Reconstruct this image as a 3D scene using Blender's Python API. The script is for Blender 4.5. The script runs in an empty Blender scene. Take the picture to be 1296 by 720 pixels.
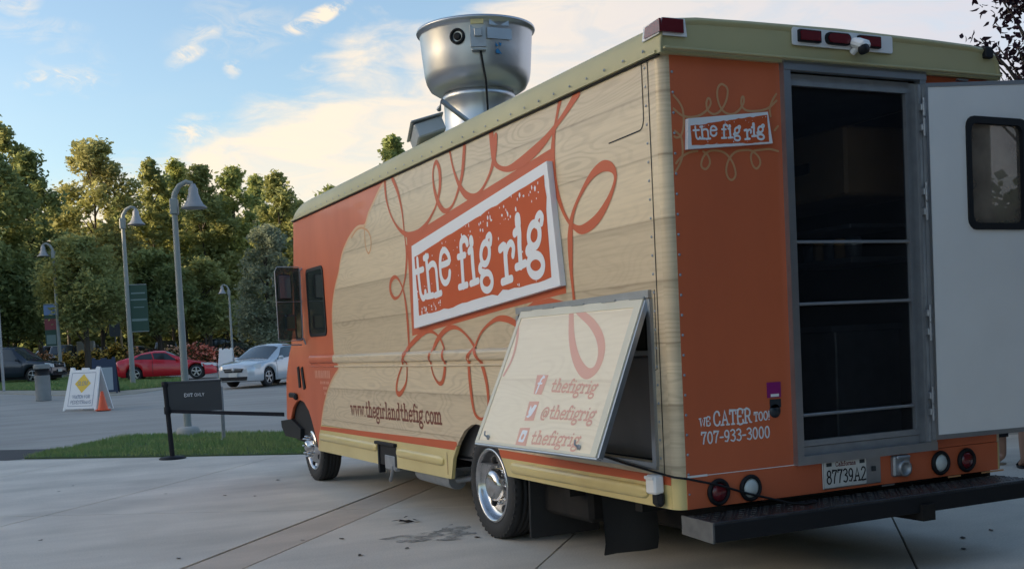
import bpy, bmesh, math, random
from math import sin, cos, pi, radians, sqrt, atan2
from mathutils import Vector, Matrix, noise
from mathutils.geometry import tessellate_polygon
random.seed(7)
scn = bpy.context.scene
COL = scn.collection

# ------------------------------------------------------------------ camera
CAM = Vector((-3.5191, -5.2092, 1.4967))
YAW, PITCH, ROLL = radians(25.784), radians(-2.650), radians(-2.798)
FPX = 1412.55                                   # focal length in px of a 1296 px wide frame
_d = Vector((sin(YAW)*cos(PITCH), cos(YAW)*cos(PITCH), sin(PITCH)))
_r = Vector((cos(YAW), -sin(YAW), 0)); _u = _r.cross(_d)
CR = _r*cos(ROLL) + _u*sin(ROLL); CU = -_r*sin(ROLL) + _u*cos(ROLL); CD = _d
cam = bpy.data.cameras.new('camera'); camo = bpy.data.objects.new('camera', cam); COL.objects.link(camo)
camo.matrix_world = Matrix(((CR.x, CU.x, -CD.x, CAM.x), (CR.y, CU.y, -CD.y, CAM.y), (CR.z, CU.z, -CD.z, CAM.z), (0, 0, 0, 1)))
cam.sensor_width = 36; cam.lens = 36*FPX/1296; cam.shift_y = 140/1296
cam.clip_start = .05; cam.clip_end = 3000
scn.camera = camo
def at(px, D):
    """ground point in the picture column px (1296 px frame) at depth D"""
    P = CAM + CD*D + CR*((px-648)/FPX*D)
    k = 0
    for _ in range(30):
        Q = P + CU*k; k += (gz(Q.y)-Q.z)/CU.z
    return P + CU*k
def gz(y):                                      # the lot rises gently beyond the concrete pad
    t = y-9.0
    t = 0 if t < -2 else ((t+2)**2/8 if t < 2 else t)
    return .017*min(t, 70)

# ------------------------------------------------------------------ sky, sun, exposure
SUN_EL, SUN_AZ = radians(7.5), Vector((-.93, .37)).normalized()
w = bpy.data.worlds.new('World'); scn.world = w; w.use_nodes = True
nt = w.node_tree; N = nt.nodes; LK = nt.links; N.clear()
def nd(t, **k):
    n = N.new(t)
    for a, b in k.items(): setattr(n, a, b)
    return n
def vmath(op, a, b=None):
    n = nd('ShaderNodeVectorMath', operation=op)
    for i, v in enumerate((a, b)):
        if v is None: continue
        if isinstance(v, (tuple, Vector)): n.inputs[i].default_value = tuple(v)
        else: LK.new(v, n.inputs[i])
    return n.outputs['Value'] if op == 'DOT_PRODUCT' else n.outputs[0]
def m_(op, a, b=0., c=0., clamp=False):
    n = nd('ShaderNodeMath', operation=op); n.use_clamp = clamp
    for i, v in enumerate((a, b, c)):
        if isinstance(v, (int, float)): n.inputs[i].default_value = v
        else: LK.new(v, n.inputs[i])
    return n.outputs[0]
def smooth(v, a, b):
    n = nd('ShaderNodeMapRange', interpolation_type='SMOOTHSTEP'); LK.new(v, n.inputs[0])
    n.inputs[1].default_value = a; n.inputs[2].default_value = b; return n.outputs[0]
sky = nd('ShaderNodeTexSky', sky_type='NISHITA'); sky.sun_disc = False
sky.sun_elevation = SUN_EL; sky.sun_rotation = atan2(SUN_AZ.x, SUN_AZ.y)
sky.air_density = .9; sky.dust_density = 2.1; sky.ozone_density = 1.6; sky.altitude = 50
tc = nd('ShaderNodeTexCoord'); D_ = tc.outputs['Generated']
def ray(px, py): return (CD + CR*((px-648)/FPX) - CU*((py-500)/FPX)).normalized()
def nz(scale, stretch, rot, detail=6, rough=.55, dist=0.):
    mp = nd('ShaderNodeMapping'); LK.new(D_, mp.inputs[0]); mp.inputs['Rotation'].default_value = rot
    mp.inputs['Scale'].default_value = stretch
    t = nd('ShaderNodeTexNoise'); LK.new(mp.outputs[0], t.inputs[0]); t.inputs['Scale'].default_value = scale
    t.inputs['Detail'].default_value = detail; t.inputs['Roughness'].default_value = rough; t.inputs['Distortion'].default_value = dist
    return t.outputs[0]
# the big cloud bank lies on one side of a great circle
ndir = ray(60, 262).cross(ray(860, -30)).normalized()
if ndir.dot(ray(800, 300)) < 0: ndir = -ndir
dd = vmath('DOT_PRODUCT', D_, ndir)
n1 = nz(5, (1, 1, 2.4), (0, 0, .4), 8, .55, .4); n2 = nz(15, (1, 1, 3.2), (.3, .2, .2), 6, .6, .6)
edge = m_('ADD', dd, m_('ADD', m_('MULTIPLY', m_('SUBTRACT', n1, .5), .17), m_('MULTIPLY', m_('SUBTRACT', n2, .5), .07)))
bank = smooth(edge, -.04, .015)
bank = m_('MULTIPLY', bank, m_('MULTIPLY_ADD', smooth(n2, .34, .62), .34, .66))
# thin wisps in the blue half, each stretched along its own direction
def wisp(a, b, width, gain, seed):
    pa, pb = ray(*a), ray(*b); mid = (pa+pb).normalized(); t = (pb-pa); ln = t.length/2; t.normalize(); nn = mid.cross(t).normalized()
    wob = m_('MULTIPLY', m_('SUBTRACT', nz(9+seed, (1, 1, 1), (seed, 0, 0), 4), .5), width*2.6)
    x = m_('DIVIDE', vmath('DOT_PRODUCT', vmath('SUBTRACT', D_, mid), t), ln)
    y = m_('DIVIDE', m_('ADD', vmath('DOT_PRODUCT', vmath('SUBTRACT', D_, mid), nn), wob), width)
    q = m_('ADD', m_('MULTIPLY', x, x), m_('MULTIPLY', y, y))
    f = smooth(q, 1., 0.)
    front = smooth(vmath('DOT_PRODUCT', D_, mid), .5, .8)
    tex = smooth(nz(26, (1, 1, 2), (seed, .4, .8), 6, .65, 1.2), .38, .66)
    return m_('MULTIPLY', m_('MULTIPLY', f, front), m_('MULTIPLY', tex, gain*.72))
ws = [wisp((10, 112), (135, 98), .014, 1.6, 1.), wisp((200, 82), (285, 25), .011, 1.2, 2.), wisp((345, 40), (450, -8), .010, 1.7, 3.),
      wisp((190, 60), (420, 18), .026, .35, 4.), wisp((280, 92), (312, 84), .010, .8, 5.), wisp((370, 100), (450, 72), .012, .6, 6.),
      wisp((-60, 45), (130, 38), .012, .35, 7.), wisp((205, 178), (300, 160), .014, 1.2, 8.), wisp((-20, 2), (60, 0), .012, .7, 9.),
      wisp((20, 100), (160, 90), .028, .35, 10.)]
cl = ws[0]
for x in ws[1:]: cl = m_('MAXIMUM', cl, x)
haze_ = m_('MULTIPLY', smooth(nz(3.2, (1, 1, 3), (.1, .3, .9), 5), .48, .8), .06)
mask = m_('MAXIMUM', m_('MAXIMUM', bank, cl), haze_, clamp=True)
mask = m_('MINIMUM', mask, .96)
sep = nd('ShaderNodeSeparateXYZ'); LK.new(D_, sep.inputs[0])
above = smooth(sep.outputs[2], -.02, .03); mask = m_('MULTIPLY', mask, above)
# cloud tint: cream towards the low sun, cool grey away from it
tw = vmath('DOT_PRODUCT', D_, Vector((CR.x, CR.y, 0)).normalized())
rmp = nd('ShaderNodeValToRGB'); LK.new(m_('ADD', smooth(tw, -.5, .6), m_('MULTIPLY', m_('SUBTRACT', n2, .5), .35)), rmp.inputs[0])
rmp.color_ramp.elements[0].position = .25; rmp.color_ramp.elements[0].color = (1, .86, .68, 1)
rmp.color_ramp.elements[1].position = .95; rmp.color_ramp.elements[1].color = (.66, .66, .73, 1)
CLOUD_K, SKY_STR = 2.75, .1
ck = nd('ShaderNodeVectorMath', operation='SCALE'); LK.new(rmp.outputs[0], ck.inputs[0]); ck.inputs[3].default_value = CLOUD_K
mx = nd('ShaderNodeMix', data_type='RGBA'); LK.new(mask, mx.inputs['Factor']); LK.new(sky.outputs[0], mx.inputs['A']); LK.new(ck.outputs[0], mx.inputs['B'])
bg = nd('ShaderNodeBackground'); LK.new(mx.outputs['Result'], bg.inputs[0]); bg.inputs[1].default_value = SKY_STR
LK.new(bg.outputs[0], nd('ShaderNodeOutputWorld').inputs[0])
sl = bpy.data.lights.new('sun', 'SUN'); so = bpy.data.objects.new('sun', sl); COL.objects.link(so)
sl.energy = 2.0; sl.angle = radians(.5); sl.color = (1, .80, .56)
sd = Vector((SUN_AZ.x*cos(SUN_EL), SUN_AZ.y*cos(SUN_EL), sin(SUN_EL)))
so.rotation_euler = sd.to_track_quat('Z', 'Y').to_euler()
scn.view_settings.view_transform = 'Standard'; scn.view_settings.look = 'None'
scn.view_settings.exposure = 2.0; scn.view_settings.gamma = 1
scn.cycles.max_bounces = 6; scn.cycles.transparent_max_bounces = 12

# ------------------------------------------------------------------ materials
MATS = {}
def mat(name, col, rough=.6, metal=0, coat=0, var=0, vscale=3, bump=0, bscale=40, spec=.5, vcol=None, alpha=1, trans=0, island=0, stretch=(1,1,1)):
    if name in MATS: return MATS[name]
    m = bpy.data.materials.new(name); m.use_nodes = True; t = m.node_tree; b = t.nodes['Principled BSDF']
    b.inputs['Base Color'].default_value = (*col, 1); b.inputs['Roughness'].default_value = rough; b.inputs['Metallic'].default_value = metal
    b.inputs['Coat Weight'].default_value = coat; b.inputs['Specular IOR Level'].default_value = spec
    b.inputs['Alpha'].default_value = alpha; b.inputs['Transmission Weight'].default_value = trans
    tcn = t.nodes.new('ShaderNodeTexCoord'); mp = t.nodes.new('ShaderNodeMapping'); t.links.new(tcn.outputs['Object'], mp.inputs[0]); mp.inputs['Scale'].default_value = stretch
    if var or island:
        n = t.nodes.new('ShaderNodeTexNoise'); t.links.new(mp.outputs[0], n.inputs[0]); n.inputs['Scale'].default_value = vscale; n.inputs['Detail'].default_value = 6
        c2 = vcol or tuple(c*.55 for c in col)
        r = t.nodes.new('ShaderNodeMapRange'); t.links.new(n.outputs[0], r.inputs[0]); r.inputs[1].default_value = .35; r.inputs[2].default_value = .7
        r.inputs[3].default_value = 0; r.inputs[4].default_value = max(var, .001)
        fac = r.outputs[0]
        if island:
            g = t.nodes.new('ShaderNodeNewGeometry'); a = t.nodes.new('ShaderNodeMath'); a.operation = 'MULTIPLY_ADD'
            t.links.new(g.outputs['Random Per Island'], a.inputs[0]); a.inputs[1].default_value = island; t.links.new(fac, a.inputs[2]); a.use_clamp = True; fac = a.outputs[0]
        x = t.nodes.new('ShaderNodeMix'); x.data_type = 'RGBA'; t.links.new(fac, x.inputs['Factor'])
        x.inputs['A'].default_value = (*col, 1); x.inputs['B'].default_value = (*c2, 1); t.links.new(x.outputs['Result'], b.inputs['Base Color'])
        if not island and rough > .15:
            rr = t.nodes.new('ShaderNodeMapRange'); t.links.new(n.outputs[0], rr.inputs[0]); rr.inputs[3].default_value = rough*.8; rr.inputs[4].default_value = min(1, rough*1.25)
            t.links.new(rr.outputs[0], b.inputs['Roughness'])
    if bump:
        n = t.nodes.new('ShaderNodeTexNoise'); t.links.new(mp.outputs[0], n.inputs[0]); n.inputs['Scale'].default_value = bscale; n.inputs['Detail'].default_value = 4
        bp = t.nodes.new('ShaderNodeBump'); bp.inputs['Strength'].default_value = bump; bp.inputs['Distance'].default_value = .01
        t.links.new(n.outputs[0], bp.inputs['Height']); t.links.new(bp.outputs[0], b.inputs['Normal'])
    MATS[name] = m; return m

M_ORANGE = mat('orange_paint', (.62, .145, .06), .40, coat=.15, var=.7, vscale=1.6, vcol=(.48, .11, .05), bump=.06, bscale=3, spec=.35, stretch=(1, 1, .35))
M_FIELD = mat('orange_sign_print', (.55, .10, .03), .6, var=.3, vscale=3, vcol=(.46, .09, .035), spec=.2)
M_ORANGE_REAR = M_ORANGE
M_VINYL = mat('orange_vinyl', (.55, .11, .04), .45, spec=.3, var=.25, vscale=2.5, vcol=(.46, .13, .07))
M_PALEVINYL = mat('faded_vinyl', (.72, .36, .26), .4, var=.3, vscale=5, vcol=(.76, .46, .33))
M_TAN = mat('tan_scroll_vinyl', (.58, .30, .14), .5)
M_PEACH = mat('peach_edge_vinyl', (.66, .42, .24), .45)
M_BROWNTXT = mat('brown_lettering', (.20, .055, .03), .5)
M_WHITE = mat('white_panel', (.84, .83, .82), .45, var=.25, vscale=2, vcol=(.62, .62, .62))
M_SIGNWHITE = mat('white_sign_face', (.78, .78, .80), .4, var=.15, vscale=3, vcol=(.7, .7, .73))
M_CREAM = mat('cream_roof', (.47, .42, .22), .5, coat=.05, var=.6, vscale=1.2, vcol=(.38, .35, .20), bump=.05, bscale=6)
M_GOLD = mat('gold_skirt_paint', (.68, .55, .24), .35, coat=.25, var=.5, vscale=1.6, vcol=(.50, .38, .15), bump=.04, bscale=4)
M_ALU = mat('aluminium', (.42, .44, .47), .38, metal=.85, var=.4, vscale=7, vcol=(.30, .31, .33))
M_FAN = mat('spun_aluminium', (.50, .52, .56), .34, metal=.9, var=.5, vscale=1.2, vcol=(.42, .43, .46), stretch=(1, 1, .3))
M_STEEL = mat('galvanised_steel', (.36, .38, .41), .45, metal=.6, var=.4, vscale=9)
M_CHROME = mat('chrome', (.62, .62, .63), .20, metal=1, var=.6, vscale=12, vcol=(.40, .39, .38))
M_RUBBER = mat('tyre_rubber', (.022, .022, .024), .75, var=.4, vscale=14, vcol=(.045, .042, .04), bump=.2, bscale=80)
M_BLACK = mat('black_plastic', (.012, .013, .016), .6, spec=.25)
M_DARK = mat('dark_undercarriage', (.014, .014, .015), .9, spec=.2, var=.5, vscale=8, vcol=(.04, .034, .03))
M_PLATE = mat('diamond_plate', (.03, .032, .036), .42, metal=.5, var=.5, vscale=12, vcol=(.10, .10, .11), bump=.6, bscale=60)
M_GLASS = mat('dark_window_glass', (.02, .028, .03), .06, coat=.6)
M_REDLENS = mat('red_lens', (.13, .012, .018), .2, coat=.5, bump=.15, bscale=150)
M_CLEARLENS = mat('clear_lens', (.55, .6, .6), .15, coat=.6, bump=.3, bscale=120)
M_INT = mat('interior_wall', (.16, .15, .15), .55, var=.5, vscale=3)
M_INTBROWN = mat('interior_hood', (.62, .40, .22), .45, metal=.0, var=.4, vscale=4)
M_PURPLE = mat('purple_sticker', (.24, .01, .15), .45)
M_DKSTICK = mat('dark_sticker', (.02, .03, .04), .4)
M_PLWHITE = mat('plate_white', (.62, .62, .60), .45, var=.5, vscale=18, vcol=(.42, .42, .42))
M_CONC = None

def wood_mat(name, base, dark, seams, haxis, zaxis, seam_str=.55, rot=None, grain=1.):
    """printed plank pattern: seams at given heights, wavy grain; haxis/zaxis index the long and the high axis of the object coordinates"""
    m = bpy.data.materials.new(name); m.use_nodes = True; t = m.node_tree; b = t.nodes['Principled BSDF']; L = t.links.new
    b.inputs['Roughness'].default_value = .40; b.inputs['Coat Weight'].default_value = .25; b.inputs['Specular IOR Level'].default_value = .4; b.inputs['Coat Roughness'].default_value = .16
    def n_(ty, **k):
        q = t.nodes.new(ty)
        for a, c in k.items(): setattr(q, a, c)
        return q
    def ma(op, a, c=0., d=0., cl=False):
        q = n_('ShaderNodeMath', operation=op, use_clamp=cl)
        for i, v in enumerate((a, c, d)):
            if isinstance(v, (int, float)): q.inputs[i].default_value = v
            else: L(v, q.inputs[i])
        return q.outputs[0]
    tcn = n_('ShaderNodeTexCoord'); sp = n_('ShaderNodeSeparateXYZ'); L(tcn.outputs['Object'], sp.inputs[0])
    h = sp.outputs[haxis]; z = sp.outputs[zaxis]
    pz = ma('DIVIDE', ma('SUBTRACT', z, seams[0]), seams[1]); idx = ma('FLOOR', pz); fr = ma('SUBTRACT', pz, idx)
    cv = n_('ShaderNodeCombineXYZ'); L(h, cv.inputs[0]); L(z, cv.inputs[1]); L(ma('MULTIPLY', idx, 7.31), cv.inputs[2])
    wn = n_('ShaderNodeTexWhiteNoise', noise_dimensions='1D'); L(idx, wn.inputs['W'])
    mp = n_('ShaderNodeMapping'); L(cv.outputs[0], mp.inputs[0]); mp.inputs['Scale'].default_value = (.42, 1.7, 1)
    wob = n_('ShaderNodeTexNoise'); L(mp.outputs[0], wob.inputs[0]); wob.inputs['Scale'].default_value = 1.9; wob.inputs['Detail'].default_value = 1.5
    rings = ma('SINE', ma('MULTIPLY', ma('ADD', ma('MULTIPLY', wob.outputs[0], 1.35), ma('MULTIPLY', z, .55)), 95))
    swirl = n_('ShaderNodeMapRange', interpolation_type='SMOOTHSTEP'); L(rings, swirl.inputs[0]); swirl.inputs[1].default_value = -.2; swirl.inputs[2].default_value = 1.1
    fade = n_('ShaderNodeTexNoise'); L(cv.outputs[0], fade.inputs[0]); fade.inputs['Scale'].default_value = .8
    fd = n_('ShaderNodeMapRange'); L(fade.outputs[0], fd.inputs[0]); fd.inputs[1].default_value = .42; fd.inputs[2].default_value = .6; fd.inputs[3].default_value = .05; fd.inputs[4].default_value = .34*grain
    mp2 = n_('ShaderNodeMapping'); L(cv.outputs[0], mp2.inputs[0]); mp2.inputs['Scale'].default_value = (1.3, 26, 1)
    fine = n_('ShaderNodeTexNoise'); L(mp2.outputs[0], fine.inputs[0]); fine.inputs['Scale'].default_value = 2.2; fine.inputs['Detail'].default_value = 5
    fi = n_('ShaderNodeMapRange'); L(fine.outputs[0], fi.inputs[0]); fi.inputs[1].default_value = .4; fi.inputs[2].default_value = .75; fi.inputs[4].default_value = .3*grain
    tone = ma('MULTIPLY', wn.outputs[0], .28)
    seam = n_('ShaderNodeMapRange', interpolation_type='SMOOTHSTEP'); L(ma('MINIMUM', fr, ma('SUBTRACT', 1, fr)), seam.inputs[0]); seam.inputs[1].default_value = .035; seam.inputs[2].default_value = .008
    seam.inputs[3].default_value = 0; seam.inputs[4].default_value = seam_str
    sm2 = n_('ShaderNodeMapRange', interpolation_type='SMOOTHSTEP'); L(fr, sm2.inputs[0]); sm2.inputs[1].default_value = .78; sm2.inputs[2].default_value = 1.; sm2.inputs[4].default_value = .18
    fac = ma('ADD', ma('ADD', ma('MULTIPLY', swirl.outputs[0], fd.outputs[0]), fi.outputs[0]), ma('ADD', tone, ma('MAXIMUM', seam.outputs[0], sm2.outputs[0])), cl=True)
    x = n_('ShaderNodeMix', data_type='RGBA'); L(fac, x.inputs['Factor']); x.inputs['A'].default_value = (*base, 1); x.inputs['B'].default_value = (*dark, 1)
    L(x.outputs['Result'], b.inputs['Base Color'])
    bn = n_('ShaderNodeTexNoise'); L(tcn.outputs['Object'], bn.inputs[0]); bn.inputs['Scale'].default_value = 2.5
    bp = n_('ShaderNodeBump'); bp.inputs['Strength'].default_value = .08; bp.inputs['Distance'].default_value = .02; L(bn.outputs[0], bp.inputs['Height']); L(bp.outputs[0], b.inputs['Normal'])
    MATS[name] = m; return m
SEAM = (.757, .3489)
M_WOOD = wood_mat('printed_wood_planks', (.74, .59, .395), (.27, .19, .115), SEAM, 1, 2, .36, grain=.58)
M_WOODX = wood_mat('printed_wood_planks_rear', (.72, .58, .39), (.27, .19, .115), SEAM, 0, 2, .42, grain=.7)
M_HATCH = wood_mat('printed_wood_hatch', (.90, .77, .56), (.68, .54, .36), (.055, .40), 1, 2, .35, grain=.5)

# ------------------------------------------------------------------ builders
class MB:
    def __init__(s): s.v = []; s.f = []; s.sm = []
    def add(s, vs, fs, smooth=False):
        o = len(s.v); s.v += [tuple(v) for v in vs]; s.f += [tuple(i+o for i in f) for f in fs]; s.sm += [smooth]*len(fs)
    def box(s, c, size, R=None, bev=0):
        hx, hy, hz = size[0]/2, size[1]/2, size[2]/2; c = Vector(c)
        if bev:
            b = min(bev, hx*.9, hy*.9, hz*.9)
            vs = []; 
            for sx in (-1, 1):
                for sy in (-1, 1):
                    for sz in (-1, 1):
                        vs += [(sx*(hx-b), sy*(hy-b), sz*hz), (sx*(hx-b), sy*hy, sz*(hz-b)), (sx*hx, sy*(hy-b), sz*(hz-b))]
            bm = bmesh.new()
            for v in vs: bm.verts.new(v)
            bmesh.ops.convex_hull(bm, input=bm.verts); bmesh.ops.dissolve_limit(bm, angle_limit=.01, verts=bm.verts, edges=bm.edges)
            bm.verts.index_update(); V = [v.co.copy() for v in bm.verts]; F = [[v.index for v in f.verts] for f in bm.faces]; bm.free()
        else:
            V = [Vector((x*hx, y*hy, z*hz)) for x in (-1, 1) for y in (-1, 1) for z in (-1, 1)]
            F = [(0, 1, 3, 2), (4, 6, 7, 5), (0, 4, 5, 1), (2, 3, 7, 6), (0, 2, 6, 4), (1, 5, 7, 3)]
        if R is not None: V = [R @ v for v in V]
        s.add([v+c for v in V], F)
        return s
    def bar(s, a, b, wx, wy, up=(0, 0, 1), bev=0):
        a, b = Vector(a), Vector(b); d = (b-a); L_ = d.length; d.normalize(); u = Vector(up)
        x = d.cross(u)
        if x.length < 1e-4: x = d.cross(Vector((1, 0, 0)))
        x.normalize(); y = x.cross(d)
        s.box((a+b)/2, (wx, L_, wy), Matrix((x, d, y)).transposed(), bev); return s
    def tube(s, pts, r, n=8, caps=True, smooth=True):
        pts = [Vector(p) for p in pts]; rs = r if isinstance(r, (list, tuple)) else [r]*len(pts)
        vs = []; fs = []; px = None
        for i, p in enumerate(pts):
            t = (pts[min(i+1, len(pts)-1)]-pts[max(i-1, 0)]).normalized()
            if px is None: px = t.orthogonal().normalized()
            px = (px - t*px.dot(t)).normalized(); py = t.cross(px)
            for k in range(n):
                a = 2*pi*k/n; vs.append(p + (px*cos(a)+py*sin(a))*rs[i])
        for i in range(len(pts)-1):
            for k in range(n):
                a = i*n+k; b = i*n+(k+1) % n; fs.append((a, b, b+n, a+n))
        s.add(vs, fs, smooth)
        if caps:
            s.add(vs[:n], [tuple(reversed(range(n)))]); s.add(vs[-n:], [tuple(range(n))])
        return s
    def lathe(s, prof, c, axis='Z', n=32, smooth=True, R=None, sweep=2*pi):
        """prof: (radius, height) list"""
        vs = []; fs = []; c = Vector(c); full = abs(sweep-2*pi) < 1e-6; nn = n if full else n+1
        for (r, h) in prof:
            for k in range(nn):
                a = sweep*k/n; x, y = r*cos(a), r*sin(a)
                v = Vector((x, y, h)) if axis == 'Z' else (Vector((h, x, y)) if axis == 'X' else Vector((y, h, x)))
                if R is not None: v = R @ v
                vs.append(c+v)
        for i in range(len(prof)-1):
            for k in range(n):
                a = i*nn+k; b = i*nn+(k+1) % nn; fs.append((a, b, b+nn, a+nn))
        s.add(vs, fs, smooth); return s
    def poly(s, outer, mp, depth=0, holes=(), back=True):
        """tessellated polygon; mp(u, v, w) -> point; extruded from w=0 to w=-depth"""
        loops = [outer]+list(holes)
        tris = tessellate_polygon([[Vector((p[0], p[1], 0)) for p in l] for l in loops])
        flat = [p for l in loops for p in l]
        s.add([mp(p[0], p[1], 0) for p in flat], tris)
        if depth:
            if back: s.add([mp(p[0], p[1], -depth) for p in flat], [tuple(reversed(t)) for t in tris])
            for l in loops:
                k = len(l); s.add([mp(p[0], p[1], 0) for p in l]+[mp(p[0], p[1], -depth) for p in l], [(i, (i+1) % k, (i+1) % k+k, i+k) for i in range(k)])
        return s
    def ribbon(s, pts, wd, mp, lift=0., cap=True):
        """flat band of width wd along 2-D pts; it climbs a hair as it goes so that it never lies in its own plane"""
        P = [Vector((p[0], p[1])) for p in pts]; n = len(P); wl = wd if isinstance(wd, (list, tuple)) else [wd]*n
        q = []
        for i in range(n):
            t = P[min(i+1, n-1)]-P[max(i-1, 0)]
            t = t.normalized() if t.length > 1e-9 else Vector((1, 0))
            nn = Vector((-t.y, t.x)); k = 1.
            if 0 < i < n-1:
                a = (P[i]-P[i-1]).normalized() if (P[i]-P[i-1]).length > 1e-9 else t
                k = 1/max(.6, abs(nn.dot(Vector((-a.y, a.x)))))
            q.append((P[i]+nn*wl[i]/2*k, P[i]-nn*wl[i]/2*k))
        e = 6e-6
        vs = []; 
        for i, (a, b) in enumerate(q): vs += [mp(a.x, a.y, lift+e*i), mp(b.x, b.y, lift+e*i)]
        s.add(vs, [(2*i, 2*i+1, 2*i+3, 2*i+2) for i in range(n-1)])
        if cap:
            for i, sg in ((0, -1), (n-1, 1)):
                t = (P[1]-P[0]) if i == 0 else (P[-1]-P[-2]); a0 = atan2(t.y, t.x); r = wl[i]/2
                arc = [P[i]+Vector((cos(a0+sg*(-pi/2+pi*k/6) if sg > 0 else a0+pi/2+pi*k/6), sin(a0+sg*(-pi/2+pi*k/6) if sg > 0 else a0+pi/2+pi*k/6)))*r for k in range(7)]
                s.add([mp(a.x, a.y, lift+e*i+3e-5) for a in arc], [tuple(range(7))])
        return s
    def build(s, name, m, parent=None, label=None, kind=None, bevel=None, loc=None, cat=None, group=None, recalc=True):
        me = bpy.data.meshes.new(name); me.from_pydata(s.v, [], s.f); me.validate()
        if len(me.polygons) == len(s.sm): me.polygons.foreach_set('use_smooth', s.sm)
        if recalc and len(s.f) < 60000:
            bm = bmesh.new(); bm.from_mesh(me); bmesh.ops.recalc_face_normals(bm, faces=bm.faces); bm.to_mesh(me); bm.free()
        me.materials.append(m); o = bpy.data.objects.new(name, me); COL.objects.link(o)
        if parent: o.parent = parent
        if loc is not None: o.location = loc
        if bevel:
            b = o.modifiers.new('bevel', 'BEVEL'); b.width = bevel; b.segments = 2; b.limit_method = 'ANGLE'; b.angle_limit = radians(40)
        return tag(o, label, cat, group, kind)
def tag(o, label=None, cat=None, group=None, kind=None):
    if label: o['label'] = label
    if cat: o['category'] = cat
    if group: o['group'] = group
    if kind: o['kind'] = kind
    return o
def empty(name, loc, label, cat, group=None, rz=0, sc=1):
    o = bpy.data.objects.new(name, None); COL.objects.link(o); o.location = loc; o.rotation_euler = (0, 0, rz); o.scale = (sc, sc, sc); o.empty_display_size = .2
    return tag(o, label, cat, group)
def copy_tree(o, parent=None, depth=0):
    c = o.copy(); COL.objects.link(c); c.parent = parent
    for ch in list(o.children): copy_tree(ch, c)
    return c
def catmull(P, n=6):
    out = []; P = [Vector((p[0], p[1])) for p in P]; k = len(P)
    for i in range(k-1):
        a, b, c, d = P[max(i-1, 0)], P[i], P[i+1], P[min(i+2, k-1)]
        for j in range(n):
            t = j/n; out.append(.5*((2*b)+(c-a)*t+(2*a-5*b+4*c-d)*t*t+(3*b-a-3*c+d)*t**3))
    out.append(P[-1]); return out
def ell(cx, cy, rx, ry, a0=0, a1=360, n=14):
    return [(cx+rx*cos(radians(a0+(a1-a0)*i/n)), cy+ry*sin(radians(a0+(a1-a0)*i/n))) for i in range(n+1)]
def sideP(off=0.): return lambda u, v, w: Vector((-off-w, u, v))          # street side: u = y, v = z
def rearP(off=0.): return lambda u, v, w: Vector((u, -off-w, v))          # rear wall: u = x, v = z

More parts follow.
